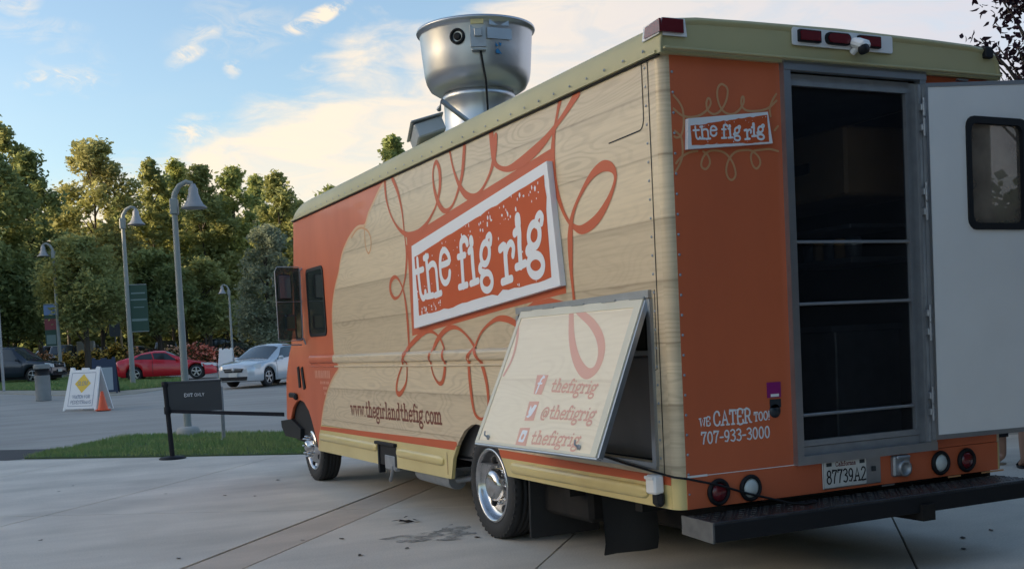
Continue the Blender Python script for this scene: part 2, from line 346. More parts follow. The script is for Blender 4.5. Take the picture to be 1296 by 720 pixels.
# slab-serif stroke lettering: glyph -> (advance, strokes); x-height .62, capitals 1
SF = .09
def sb(x, y, l=.13): return [(x-l, y), (x+l, y)]
GL = {
 't': (.5, [[(.22, .9), (.22, .15), (.3, .03), (.42, .02), (.48, .1)], [(.05, .6), (.42, .6)]]),
 'h': (.68, [[(.06, .98), (.16, .98), (.16, .03)], [(.16, .45), (.28, .62), (.42, .6), (.5, .48), (.5, .03)], sb(.16, .03), sb(.5, .03)]),
 'e': (.56, [[(.08, .34), (.48, .34), (.44, .55), (.28, .63), (.12, .52), (.07, .32), (.12, .1), (.28, 0), (.47, .1)]]),
 'f': (.46, [[(.44, .86), (.38, .97), (.26, .95), (.2, .8), (.2, .03)], [(.04, .6), (.38, .6)], sb(.2, .03)]),
 'i': (.36, [[(.06, .6), (.18, .6), (.18, .03)], sb(.18, .03, .15), [(.17, .84), (.19, .84)]]),
 'g': (.6, [ell(.27, .42, .18, .2), ell(.28, -.16, .22, .16), [(.14, .26), (.08, .14), (.18, .03), (.36, .0)], [(.4, .56), (.5, .68), (.56, .6)]]),
 'r': (.52, [[(.05, .6), (.16, .6), (.16, .03)], [(.16, .4), (.26, .58), (.38, .62), (.46, .5)], sb(.16, .03)]),
 'l': (.36, [[(.06, .98), (.18, .98), (.18, .03)], sb(.18, .03, .15)]),
 'a': (.58, [[(.1, .5), (.22, .62), (.38, .58), (.42, .42), (.42, .08), (.53, .02)], [(.42, .36), (.2, .34), (.08, .18), (.16, .02), (.3, .02), (.42, .14)]]),
 'n': (.68, [[(.05, .6), (.16, .6), (.16, .03)], [(.16, .42), (.28, .6), (.42, .6), (.5, .48), (.5, .03)], sb(.16, .03), sb(.5, .03)]),
 'd': (.64, [ell(.26, .31, .18, .3), [(.34, .98), (.46, .98), (.46, .03), (.57, .03)]]),
 'w': (.8, [[(.12, .6), (.25, .03), (.4, .5), (.55, .03), (.68, .6)], sb(.12, .6), sb(.68, .6)]),
 'c': (.54, [[(.46, .46), (.36, .61), (.2, .6), (.09, .42), (.09, .2), (.2, .02), (.38, .02), (.49, .14)]]),
 'o': (.58, [ell(.28, .31, .2, .3)]),
 'm': (.96, [[(.04, .6), (.14, .6), (.14, .03)], [(.14, .44), (.26, .6), (.38, .6), (.46, .48), (.46, .03)], [(.46, .44), (.58, .6), (.7, .6), (.78, .48), (.78, .03)], sb(.14, .03), sb(.46, .03, .1), sb(.78, .03)]),
 '.': (.26, [[(.12, .04), (.14, .04)]]),
 '@': (.9, [ell(.44, .32, .14, .2), [(.58, .5), (.58, .2), (.68, .14), (.76, .3), (.74, .55), (.6, .74), (.4, .78), (.2, .66), (.1, .4), (.14, .12), (.3, -.08), (.56, -.1)]]),
 'W': (1.0, [[(.12, .97), (.28, .03), (.48, .8), (.68, .03), (.86, .97)], sb(.12, .97), sb(.86, .97)]),
 'E': (.72, [[(.6, .74), (.6, .97), (.16, .97), (.16, .03), (.62, .03), (.62, .26)], [(.16, .52), (.44, .52)], sb(.14, .97, .08), sb(.14, .03, .08)]),
 'C': (.76, [[(.64, .7), (.56, .92), (.36, .98), (.16, .82), (.09, .5), (.16, .16), (.38, .02), (.58, .1), (.66, .28)]]),
 'A': (.82, [[(.14, .03), (.4, .97), (.68, .03)], [(.24, .36), (.56, .36)], sb(.14, .03), sb(.68, .03)]),
 'T': (.74, [[(.07, .74), (.07, .97), (.67, .97), (.67, .74)], [(.37, .97), (.37, .03)], sb(.37, .03)]),
 'R': (.8, [[(.18, .03), (.18, .97), (.48, .97), (.62, .84), (.6, .6), (.46, .5), (.18, .5)], [(.42, .5), (.64, .05), (.76, .05)], sb(.18, .03), sb(.14, .97, .08)]),
 'O': (.8, [ell(.39, .5, .29, .47)]),
 '!': (.3, [[(.14, .97), (.14, .32)], [(.13, .04), (.15, .04)]]),
 '-': (.46, [[(.08, .42), (.38, .42)]]),
 '0': (.62, [ell(.3, .49, .21, .47)]),
 '3': (.6, [[(.1, .88), (.28, .98), (.46, .86), (.46, .66), (.28, .54), (.48, .42), (.5, .2), (.34, .02), (.1, .1)]]),
 '7': (.6, [[(.08, .8), (.08, .95), (.52, .95), (.32, .5), (.24, .03)]]),
 '9': (.6, [ell(.29, .67, .2, .28), [(.49, .7), (.47, .34), (.32, .04), (.12, .08)]]),
 '8': (.6, [ell(.3, .74, .18, .22), ell(.3, .26, .22, .25)]),
 '2': (.6, [[(.08, .78), (.2, .96), (.42, .93), (.5, .74), (.36, .44), (.08, .04), (.54, .04)]]),
 'X': (.7, [[(.1, .97), (.6, .03)], [(.6, .97), (.1, .03)]]), 'I': (.3, [[(.14, .97), (.14, .03)]]),
 'N': (.72, [[(.12, .03), (.12, .97), (.58, .03), (.58, .97)]]), 'L': (.62, [[(.12, .97), (.12, .03), (.54, .03)]]),
 'Y': (.7, [[(.08, .97), (.34, .5), (.6, .97)], [(.34, .5), (.34, .03)]]), 'S': (.66, [[(.54, .84), (.36, .97), (.14, .86), (.16, .62), (.46, .42), (.54, .18), (.32, .02), (.08, .14)]]),
 'H': (.72, [[(.12, .03), (.12, .97)], [(.58, .03), (.58, .97)], [(.12, .5), (.58, .5)]]), 'F': (.62, [[(.12, .03), (.12, .97), (.56, .97)], [(.12, .52), (.46, .52)]]),
 'P': (.66, [[(.12, .03), (.12, .97), (.44, .97), (.56, .8), (.46, .5), (.12, .48)]]), 'D': (.72, [[(.12, .03), (.12, .97), (.4, .95), (.6, .7), (.6, .3), (.4, .05), (.12, .03)]]),
 ' ': (.4, []),
}
def text_w(tx): return sum(GL[c][0] for c in tx)
def text(mb, tx, p0, p1, height, mp, wd, lift=0., up=None):
    """writes tx from p0 to p1 (baseline, 2-D) with the given height; mp maps (u, v, w) to the scene"""
    p0, p1 = Vector(p0), Vector(p1); e = (p1-p0)/text_w(tx); upv = Vector(up) if up else Vector((0, 1)); x = 0; k = 0
    for c in tx:
        a, strokes = GL[c]
        for s in strokes:
            q = [p0+e*(x+sx)+upv*(sy*height) for sx, sy in s]
            if len(q) > 5: q = catmull(q, 3)
            mb.ribbon(q, wd, mp, lift+k*4e-5); k = (k+1) % 12
        x += a
TR = {'scrolls':[([(4.525,3.038),(4.514,2.88),(4.411,2.708),(4.231,2.569),(4.02,2.491),(3.781,2.48),(3.57,2.527),(3.384,2.617),(3.287,2.694),(3.226,2.792),(3.214,2.914),(3.274,2.998),(3.347,2.953),(3.362,2.847),(3.32,2.734),(3.239,2.634),(3.129,2.584),(2.989,2.61),(2.866,2.705),(2.764,2.825),(2.697,3.016)],0.05),([(4.331,3.032),(4.208,2.897),(4.124,2.711),(4.096,2.534),(4.054,2.337),(4.057,2.401),(4.068,2.277),(4.144,2.107),(4.272,1.988),(4.427,1.959),(4.531,2.03),(4.501,2.119),(4.374,2.149),(4.257,2.089),(4.178,1.982),(4.133,1.802),(4.123,1.625),(4.146,1.473),(4.293,1.372),(4.467,1.216),(4.506,1.11),(4.41,1.091),(4.247,1.192),(4.201,1.346),(4.23,1.449),(4.089,1.523),(3.797,1.615),(3.596,1.634),(3.412,1.581),(3.313,1.484),(3.304,1.366),(3.366,1.225),(3.464,1.195),(3.582,1.271),(3.61,1.392),(3.481,1.535),(3.25,1.635),(3.04,1.646),(2.849,1.584),(2.684,1.478),(2.576,1.355),(2.498,1.195),(2.496,1.014),(2.603,0.93),(2.747,0.965),(2.803,1.129),(2.816,1.356),(2.712,1.458),(2.546,1.596),(2.3,1.676),(2.118,1.678),(1.949,1.634),(1.892,1.576)],0.045),([(2.99,3.042),(2.931,2.886),(2.838,2.752),(2.721,2.659),(2.58,2.619),(2.435,2.643),(2.288,2.727),(2.21,2.802),(2.162,2.889),(2.131,2.994)],0.055),([(2.208,3.043),(2.195,2.93),(2.18,2.832),(2.119,2.774),(1.977,2.733),(1.8,2.738),(1.593,2.771),(1.394,2.823),(1.233,2.886),(1.078,2.953),(0.922,3.036)],0.07),([(1.152,3.041),(1.203,2.95),(1.252,2.847),(1.284,2.71),(1.28,2.567),(1.233,2.432),(1.142,2.292),(1.033,2.214),(0.922,2.19),(0.755,2.231),(0.616,2.32),(0.531,2.413),(0.518,2.476),(0.573,2.523),(0.675,2.537),(0.812,2.495),(0.959,2.394),(1.054,2.295),(1.094,2.188),(1.102,2.105),(1.106,1.964),(1.094,1.823),(1.086,1.752)],0.06)],'backing':[(4.04,2.467),(1.389,2.75),(1.31,2.757),(1.186,1.806),(2.11,1.749),(4.031,1.606)],'wedge':[(1.791,1.741),(1.665,1.776),(1.419,1.789),(1.139,1.739)],'thin':[(5.177,2.703),(5.18,2.608),(5.168,2.501),(5.098,2.431),(5.026,2.466),(5.004,2.558),(5.078,2.639),(5.253,2.691),(5.426,2.687),(5.595,2.631)],'boundary':[(4.557,3.023),(4.703,2.973),(4.858,2.893),(5.034,2.802),(5.156,2.706),(5.317,2.714),(5.458,2.703),(5.646,2.647),(5.806,2.575),(5.932,2.498),(6.028,2.393),(6.08,2.322),(6.231,2.184),(6.335,2.051),(6.396,1.902),(6.412,1.738),(6.41,1.62),(6.397,1.478),(6.266,1.331),(6.442,1.242),(6.624,1.145),(6.771,1.034),(6.876,0.934),(6.949,0.846),(7.017,0.745),(7.073,0.643),(7.146,0.565),(7.209,0.404)],'arch_f':[(8.338,0.751),(8.241,0.852),(8.078,0.924),(7.893,0.948),(7.723,0.924),(7.538,0.827),(7.428,0.711),(7.351,0.605),(7.247,0.473),(7.2,0.386)],'letters':[([(3.694,2.248),(3.686,2.141),(3.671,2.019),(3.654,1.952),(3.61,1.913),(3.558,1.928),(3.547,1.963)],1),([(3.754,2.144),(3.575,2.154)],1),([(3.539,2.243),(3.454,2.253)],1),([(3.492,2.254),(3.475,2.101),(3.455,1.924)],1.1),([(3.462,2.153),(3.394,2.179),(3.331,2.178),(3.289,2.145),(3.277,2.051),(3.266,1.928)],1),([(3.527,1.922),(3.379,1.925)],1),([(3.336,1.92),(3.204,1.933)],1),([(3.189,2.153),(3.005,2.169),(3.02,2.23),(3.089,2.269),(3.158,2.247),(3.193,2.172),(3.191,2.074),(3.144,2.018),(3.08,2.008),(3.022,2.038),(3.001,2.087)],1),([(2.747,1.957),(2.749,2.068),(2.751,2.189),(2.757,2.266),(2.736,2.303),(2.69,2.317),(2.648,2.299),(2.633,2.274)],1.1),([(2.818,2.188),(2.689,2.192)],1),([(2.826,1.954),(2.674,1.963)],1),([(2.605,2.21),(2.556,2.216),(2.547,2.095),(2.533,1.973)],1.1),([(2.603,1.966),(2.464,1.979)],1),([(2.557,2.292),(2.552,2.273)],1.5),([(2.239,2.163),(2.25,2.137),(2.269,2.115),(2.292,2.099),(2.319,2.092),(2.345,2.094),(2.367,2.105),(2.382,2.125),(2.39,2.15),(2.388,2.177),(2.376,2.204),(2.358,2.226),(2.333,2.241),(2.307,2.248),(2.281,2.246),(2.26,2.234),(2.244,2.215),(2.237,2.19),(2.239,2.163)],1),([(2.215,1.956),(2.223,1.935),(2.242,1.917),(2.269,1.904),(2.301,1.898),(2.334,1.901),(2.365,1.91),(2.389,1.926),(2.403,1.947),(2.406,1.97),(2.398,1.991),(2.379,2.01),(2.351,2.022),(2.319,2.027),(2.285,2.025),(2.255,2.015),(2.232,1.999),(2.218,1.978),(2.215,1.956)],1),([(2.371,2.108),(2.423,2.073),(2.41,2.046),(2.339,2.03)],1),([(2.28,2.239),(2.269,2.279),(2.224,2.296),(2.202,2.274),(2.213,2.232)],0.9),([(2.057,2.175),(1.98,2.186),(1.972,2.073),(1.963,1.948)],1.2),([(1.961,2.147),(1.916,2.19),(1.869,2.2),(1.837,2.166),(1.851,2.112)],1),([(2.043,1.939),(1.891,1.953)],1.1),([(1.809,2.261),(1.739,2.274),(1.742,2.163),(1.735,2.029)],1.2),([(1.805,2.025),(1.663,2.042)],1.1),([(1.751,2.357),(1.75,2.319)],1.7),([(1.433,2.208),(1.443,2.183),(1.462,2.161),(1.487,2.147),(1.515,2.14),(1.542,2.143),(1.567,2.155),(1.585,2.174),(1.594,2.199),(1.593,2.225),(1.582,2.251),(1.563,2.272),(1.538,2.287),(1.51,2.293),(1.482,2.29),(1.458,2.278),(1.441,2.258),(1.432,2.234),(1.433,2.208)],1.1),([(1.403,2.006),(1.412,1.983),(1.432,1.965),(1.462,1.952),(1.498,1.946),(1.536,1.949),(1.571,1.96),(1.598,1.978),(1.615,2.0),(1.619,2.024),(1.61,2.047),(1.589,2.066),(1.558,2.078),(1.522,2.083),(1.484,2.08),(1.45,2.069),(1.423,2.051),(1.407,2.029),(1.403,2.006)],1.15),([(1.571,2.155),(1.624,2.127),(1.611,2.104),(1.544,2.086)],1.1),([(1.477,2.28),(1.462,2.325),(1.419,2.346),(1.388,2.323),(1.4,2.285)],1)],'sign_out':[(3.822,2.372),(1.292,2.675),(1.184,1.856),(3.865,1.667)],'sign_in':[(3.766,2.273),(1.336,2.593),(1.298,1.918),(3.727,1.772)],'rsign_out':[(0.151,2.694),(0.708,2.756),(0.735,2.577),(0.141,2.525)],'rsign_in':[(0.164,2.655),(0.702,2.738),(0.709,2.584),(0.168,2.547)],'rscroll':[[(0.08,2.823),(0.116,2.787),(0.138,2.742),(0.139,2.661),(0.118,2.605),(0.09,2.591),(0.074,2.597)],[(0.077,2.75),(0.124,2.719),(0.179,2.708),(0.246,2.72),(0.298,2.75),(0.328,2.788),(0.324,2.815),(0.309,2.816),(0.299,2.786),(0.309,2.75),(0.348,2.732),(0.395,2.754),(0.437,2.812),(0.449,2.877),(0.413,2.903),(0.384,2.883),(0.376,2.836),(0.39,2.782),(0.423,2.746),(0.474,2.737),(0.521,2.76),(0.558,2.804),(0.56,2.838),(0.546,2.831),(0.544,2.789),(0.58,2.763),(0.662,2.765),(0.734,2.784),(0.797,2.83)],[(0.078,2.629),(0.118,2.596),(0.126,2.542),(0.121,2.487),(0.099,2.441),(0.071,2.403)],[(0.078,2.45),(0.112,2.483),(0.169,2.512),(0.225,2.522)],[(0.264,2.521),(0.297,2.497),(0.307,2.456),(0.278,2.423),(0.249,2.436),(0.254,2.473),(0.283,2.51),(0.327,2.528),(0.395,2.523),(0.439,2.497),(0.472,2.451),(0.483,2.395),(0.456,2.365),(0.428,2.38),(0.418,2.422),(0.438,2.478),(0.487,2.524),(0.557,2.537),(0.604,2.534),(0.65,2.503),(0.662,2.465),(0.635,2.434),(0.606,2.454),(0.596,2.501),(0.616,2.532),(0.675,2.543),(0.735,2.548),(0.795,2.538)],[(0.798,2.868),(0.767,2.828),(0.746,2.78),(0.75,2.738)],[(0.802,2.683),(0.776,2.658)]],'h_loop':[(1.054,0.068),(0.923,0.239),(0.773,0.377),(0.627,0.466),(0.519,0.494),(0.455,0.452),(0.474,0.352),(0.572,0.249),(0.731,0.156),(0.924,0.079),(0.996,0.049)],'h_strand':[(1.807,0.094),(1.701,0.232),(1.649,0.383),(1.675,0.506)],'h_icons':[[(1.179,0.506),(1.022,0.505),(1.012,0.641),(1.123,0.637)],[(1.14,0.69),(1.005,0.686),(0.978,0.817),(1.102,0.822)],[(1.121,0.872),(0.987,0.865),(0.947,0.986),(1.092,0.993)]],'h_text':[[(0.926,0.616),(0.357,0.621),(0.927,0.529)],[(0.918,0.795),(0.258,0.786),(0.911,0.708)],[(0.918,0.967),(0.318,0.946),(0.925,0.881)]],'h_corners':[(1.672,1.003),(0.08,0.993),(0.258,0.045),(1.797,0.039)]}
# ================================================================== THE FOOD TRUCK (root at the rear left corner, street side in the plane x=0)
TW, TL = 2.58, 7.75
truck = empty('food_truck', (0, 0, 0), 'orange and wood-print step van food truck with its rear door and side hatch open', 'food truck')
T = truck
b = TR['boundary']; arch_r = [(3.30, .40), (3.29, .46), (3.236, .579), (3.12, .716), (2.978, .82), (2.846, .87), (2.75, .884), (2.62, .873), (2.47, .81), (2.34, .70), (2.25, .58), (2.209, .52)]
top = 3.05
# street side wall, plank print
lo = .69
arch_hi = [p for p in arch_r if p[1] > lo]
bw = [(4.50, top)]+[tuple(p) for p in b if p[1] > lo+.01]+[(7.045, lo)]
outer = [(.06, lo), (2.335, lo)] + list(reversed([p for p in arch_hi])) + [(3.142, lo)] + list(reversed(bw)) + [(.06, top)]
hole = [(.21, .775), (.235, 1.71), (1.87, 1.70), (1.87, .79)]
MB().poly(outer, sideP(), .03, [hole]).build('side_wall', M_WOOD, T, 'side wall printed with pale wood planks')
# skirt
sk = [(.06, .515), (2.209, .522), (2.25, .58), (2.333, lo-.004), (.06, lo-.004)]
mb = MB().poly(sk, sideP(.002), .03)
sk2 = [(3.30, .403), (4.6, .394), (4.6, .60), (5.12, .60), (5.12, .391), (7.209, .386), (7.146, .565), (7.073, .643), (7.047, lo-.004), (3.144, lo-.004), (3.236, .579)]
mb.poly(sk2, sideP(.002), .03); mb.build('side_skirt', M_GOLD, T, 'gold skirt below the printed wall')
# recessed step well in the skirt
MB().box((.10, 4.86, .50), (.2, .50, .21)).box((-.012, 4.86, .605), (.05, .56, .03), bev=.006).box((.02, 5.1, .46), (.06, .04, .3)).build('step_well', M_BLACK, T)
MB().box((.03, 4.80, .43), (.07, .30, .16), bev=.02).tube([(.0, 4.72, .40), (-.01, 4.75, .30), (.03, 4.9, .25)], .018).build('step_bracket', M_STEEL, T)
# orange cab side
fr = [(7.75, top), (7.80, 2.8), (7.84, 2.6), (7.985, 2.14), (8.06, 1.76), (8.17, 1.6), (8.30, 1.47), (8.40, 1.33), (8.48, 1.2), (8.505, 1.10), (8.55, .82), (8.575, .70), (8.42, .66)]
af = [tuple(p) for p in TR['arch_f']]
cab = [(4.50, top)] + fr + [af[0]] + af[1:] + [(7.209, .404)] + list(reversed([tuple(p) for p in b[:-1]]))
MB().poly(cab, sideP(), .03).build('cab_side', M_ORANGE, T, 'orange cab side with a curved rear edge')
mp = sideP()
mb = MB(); mb.ribbon(catmull([p for p in b], 3), .028, mp, .0012); mb.build('edge_stripe', M_PEACH, T)
MB().ribbon(catmull(TR['thin'], 6), .02, mp, .0016).build('thin_scroll', M_TAN, T)
# red stripe over the skirt
MB().poly([(.06, .652), (2.30, .652), (2.333, .686), (2.333, .712), (.06, .70)], sideP(.0035)).poly([(3.20, .650), (3.142, .70), (3.15, .722), (7.06, .672), (7.09, .630)], sideP(.0035)).build('red_stripe', M_VINYL, T)
# corner posts, quarter rounds
def corner(x0, sx, name, m, z0, z1):
    vs = []; k = 6
    for z in (z0, z1):
        for i in range(k+1):
            a = pi/2*i/k; vs.append((x0+sx*(.06-.06*cos(a)), .06-.06*sin(a), z))
    MBc = MB(); MBc.add(vs, [(i, i+1, i+k+2, i+k+1) for i in range(k)], True); MBc.add([(x0, .06, z0), (x0+sx*.06, .06, z0)]+vs[:k+1], [tuple([0]+[1]+list(range(k+2, 1, -1)))])
    MBc.build(name, m, T)
corner(0, 1, 'corner_post', M_WOODX, lo, top+.02); corner(0, 1, 'corner_post', M_GOLD, .515, lo); corner(TW, -1, 'corner_post', M_WOODX, lo, top+.02); corner(TW, -1, 'corner_post', M_GOLD, .515, lo)
# curb side wall, nose, floor
MB().box((TW-.015, 3.9, 1.79), (.03, 7.68, 2.52)).build('curb_wall', M_WOOD, T)
fp = list(reversed(fr)); nose = MB()
for (a0, a1) in zip(fr[:-1], fr[1:]):
    nose.add([(0.001, a0[0], a0[1]), (TW-.001, a0[0], a0[1]), (TW-.001, a1[0], a1[1]), (.001, a1[0], a1[1])], [(0, 1, 2, 3)])
nose.build('nose', M_ORANGE, T)
MB().box((TW-.03, 1.15, .42), (.03, 2.1, .16)).build('curb_skirt', M_DARK, T); MB().box((TW-.03, 5.2, .42), (.03, 3.8, .16)).build('curb_skirt', M_DARK, T)  # dark skirt added to block light coming in under the truck
MB().poly([(7.83, 2.68), (8.03, 1.80), (8.05, 1.80), (7.85, 2.68)], lambda u, v, w: Vector((.14-w, u+.02, v)), TW-.28).build('windshield', M_GLASS, T)
MB().poly([(.62, .50), (TW-.62, .50), (TW-.62, .56), (.62, .56)], lambda u, v, w: Vector((u, .02-w, v)), 7.3).build('floor', M_DARK, T)
# rear wall with the door opening
ro = [(.06, .70), (.835, .70), (.835, 3.03), (1.915, 3.03), (1.915, .70), (TW-.06, .70), (TW-.06, 3.085), (.06, 3.085)]
MB().poly(ro, rearP(), .03).build('rear_wall', M_ORANGE_REAR, T, 'flat orange rear wall')
MB().poly([(.06, .515), (TW-.06, .515), (TW-.06, .697), (.06, .697)], rearP(.004), .03).build('rear_lower_panel', M_ORANGE_REAR, T)
MB().bar((.065, -.005, .699), (.20, -.005, .699), .003, .012).bar((.2, -.005, .699), (.83, -.005, .699), .003, .004).build('seam_tape', M_WHITE, T)
# interior
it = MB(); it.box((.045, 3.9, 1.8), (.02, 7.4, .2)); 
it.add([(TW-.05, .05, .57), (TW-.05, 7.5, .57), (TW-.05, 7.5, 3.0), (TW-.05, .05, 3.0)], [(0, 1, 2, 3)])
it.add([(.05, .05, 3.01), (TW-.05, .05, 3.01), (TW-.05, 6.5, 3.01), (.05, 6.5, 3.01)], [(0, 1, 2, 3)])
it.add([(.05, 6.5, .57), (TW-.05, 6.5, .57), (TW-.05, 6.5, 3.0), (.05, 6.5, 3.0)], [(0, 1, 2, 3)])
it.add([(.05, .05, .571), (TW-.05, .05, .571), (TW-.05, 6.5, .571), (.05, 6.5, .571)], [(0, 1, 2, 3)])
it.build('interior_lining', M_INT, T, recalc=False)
MB().box((2.12, 2.3, 2.60), (.70, 3.6, .46), bev=.02).build('range_hood', M_INTBROWN, T)
MB().box((1.762, 2.3, 2.60), (.012, 2.9, .07)).build('hood_slot', M_BLACK, T); MB().lathe([(.0, -.01), (.05, -.01), (.05, .02), (0, .02)], (1.765, 1.15, 2.46), 'X', 16).build('hood_knob', M_BLACK, T)
MB().box((2.16, .95, 1.95), (.55, .7, .04), bev=.005).box((2.16, .95, 2.18), (.55, .7, .03), bev=.005).build('wall_shelf', M_STEEL, T)
for i in range(5): MB().lathe([(0, 0), (.055, 0), (.06, .10), (.05, .14), (0, .14)], (2.0+.02*i, .70+.13*i, 1.972), 'Z', 12).build('shelf_tin', M_INTBROWN if i % 2 else M_STEEL, T)
MB().box((2.2, 2.4, 1.02), (.6, 3.2, .9), bev=.01).box((2.2, 2.4, 1.49), (.66, 3.2, .04)).build('cooking_counter', M_STEEL, T)
MB().box((.42, 2.2, .98), (.62, 3.6, .8), bev=.01).build('prep_counter', M_INT, T); MB().box((.42, 2.2, 1.40), (.66, 3.7, .03)).build('counter_top', M_STEEL, T)
MB().box((.60, .7, 1.70), (.3, .3, .5), bev=.02).build('wall_cabinet', M_INT, T); MB().box((1.07, .55, .86), (.20, .2, .40), bev=.01).build('kitchen_bin', M_WHITE, T)
MB().lathe([(0, 0), (.05, .0), (.06, .05), (.045, .12), (0, .13)], (1.30, 1.2, 2.72), 'Z', 14).build('ceiling_lamp', M_STEEL, T)

# roof cap
prof = [(0, 0), (0, .06), (.012, .12), (.04, .165), (.10, .197), (.25, .213), (.6, .222), (TW/2, .232)]
pr = [(-.022+x, z) for x, z in prof]; full = pr + [(TW-x, z) for x, z in reversed(pr[:-1])]
stt = [(-.03, .80, .02), (-.045, .88, .004), (-.035, .97, 0), (.02, 1, 0), (7.2, 1.0, 0), (7.42, .95, .002), (7.60, .80, .006), (7.70, .58, .012), (7.76, .3, .02), (7.785, .02, .03)]
vs = []; n = len(full)
for (y, k, ins) in stt:
    for (x, z) in full: vs.append((x + (ins if x < TW/2 else -ins)*(1 if abs(x-TW/2) > .01 else 0), y, 3.045+z*k))
cap = MB(); cap.add(vs, [(i*n+j, i*n+j+1, (i+1)*n+j+1, (i+1)*n+j) for i in range(len(stt)-1) for j in range(n-1)], True)
cap.add(vs[:n], [tuple(range(n))]); cap.add([vs[i*n] for i in range(len(stt))]+[vs[i*n+n-1] for i in range(len(stt))], [tuple(list(range(len(stt)))+list(range(2*len(stt)-1, len(stt)-1, -1)))])
cap.build('roof_cap', M_CREAM, T, 'rounded cream roof cap')
MB().box((TW/2, -.055, 3.066), (TW+.02, .03, .014), bev=.004).build('roof_trim', M_CREAM, T)
MB().bar((-.026, 0, 3.056), (-.026, 7.75, 3.056), .014, .018).build('roof_lip', M_CREAM, T); MB().bar((-.008, 0.0, 3.041), (-.008, 7.75, 3.041), .02, .008).build('roof_seam', M_BLACK, T)
MB().ribbon([(.125, .70), (.125, 3.12)], .008, mp, .002).ribbon([(.185, 3.04), (.185, 2.74)]+ell(.235, 2.74, .05, .07, 180, 270, 5)[0:]+[(.572, 2.66)], .008, mp, .002).ribbon([(.150, 1.76), (.155, 1.31), (.195, 1.30)], .007, mp, .002).build('panel_joint', M_BLACK, T)
mb = MB()
for i in range(36): mb.lathe([(.0, -.006), (.006, -.005), (.009, 0)], (-.030, .12+.212*i, 3.085), 'X', 6)
for i in range(22):
    mb.lathe([(.0, -.005), (.006, -.004), (.009, 0)], (-.002, .155, .80+.105*i), 'X', 6)
    mb.lathe([(.0, -.005), (.006, -.004), (.009, 0)], (.075, -.002, .60+.112*i), 'Y', 6)
mb.build('rivets', M_STEEL, T, kind='stuff')
# rub rails
def half_rail(y0, y1, zc, hz, dx, name, m, taper=True, ridge=False, label=None):
    k = 8; secs = [(y0, .45, .5), (y0+.03, .85, .9), (y0+.07, 1, 1), (y1-.07, 1, 1), (y1-.03, .85, .9), (y1, .45, .5)] if taper else [(y0, 1, 1), (y1, 1, 1)]
    vs = []
    for (y, s, q) in secs:
        for i in range(k+1):
            a = pi*i/k; vs.append((-.002-dx*s*sin(a)**.7, y, zc+hz*q*cos(a)))
    m2 = MB(); m2.add(vs, [(j*(k+1)+i, j*(k+1)+i+1, (j+1)*(k+1)+i+1, (j+1)*(k+1)+i) for j in range(len(secs)-1) for i in range(k)], True)
    m2.add(vs[:k+1], [tuple(range(k+1))]); m2.add(vs[-k-1:], [tuple(range(k+1))])
    if ridge:
        m2.box((-.007, (y0+y1)/2, zc-hz-.035), (.012, abs(y1-y0), .018), bev=.005)
    return m2.build(name, m, T, label)
half_rail(1.935, 6.40, 1.425, .046, .026, 'rub_rail', M_WOOD, False, True, 'rub rail printed like the planks')
half_rail(6.40, 7.33, 1.425, .046, .026, 'rub_rail', M_ORANGE, False, True, 'orange front end of the rub rail')
for y0, y1, zc in ((5.15, 7.12, .552), (3.44, 4.58, .542), (.30, 2.14, .592)): half_rail(y0, y1, zc, .042, .028, 'skirt_rail', M_GOLD)
MB().ribbon([(3.36, .62), (3.36, .44)], .008, mp, .006).build('skirt_joint', M_BROWNTXT, T)

# printed scrolls, backing colour and lettering
mb = MB(); mb.poly([tuple(p) for p in TR['backing']], sideP(.0014)); mb.poly([tuple(p) for p in TR['wedge']], sideP(.0016)); mb.build('sign_backing', M_VINYL, T)
for pts, wd in TR['scrolls']:
    q = catmull([p for p in pts], 6); q = [p for p in q if p.y < 1e9]
    k = len(q); ph = random.random()*6
    wl = [wd*.82*(1+.38*sin(i*.21+ph)) for i in range(k)]
    def sm_(u, v, w_):                                                # the vinyl rides over the rub rail and stops at the roof seam
        off = 0
        if 1.370 < v < 1.480: off = .029*sin(pi*(v-1.370)/.11)**.6
        return Vector((-.0025-w_-off, u, min(v, 3.04)))
    MB().ribbon(q, wl, sm_, 0).build('scroll', M_VINYL, T)
text_mb = MB()
text(text_mb, 'www.thegirlandthefig.com', (5.935, .838), (3.44, .850), .155, mp, .022, .0018)
text_mb.build('web_address', M_BROWNTXT, T)
mb = MB()
rr = random.Random(3)
for row, (z0, h_, y0, y1) in enumerate(((1.215, .085, 7.18, 6.60), (1.15, .03, 6.98, 6.66), (1.09, .03, 6.88, 6.72), (1.03, .03, 6.84, 6.78))):
    y = y0
    while y > y1:
        wdt = rr.uniform(.02, .04); mb.ribbon([(y, z0), (y-rr.uniform(-.01, .01), z0+h_)], wdt*.6, mp, .0018, False); y -= wdt+.012
mb.build('faded_cab_lettering', M_PALEVINYL, T)

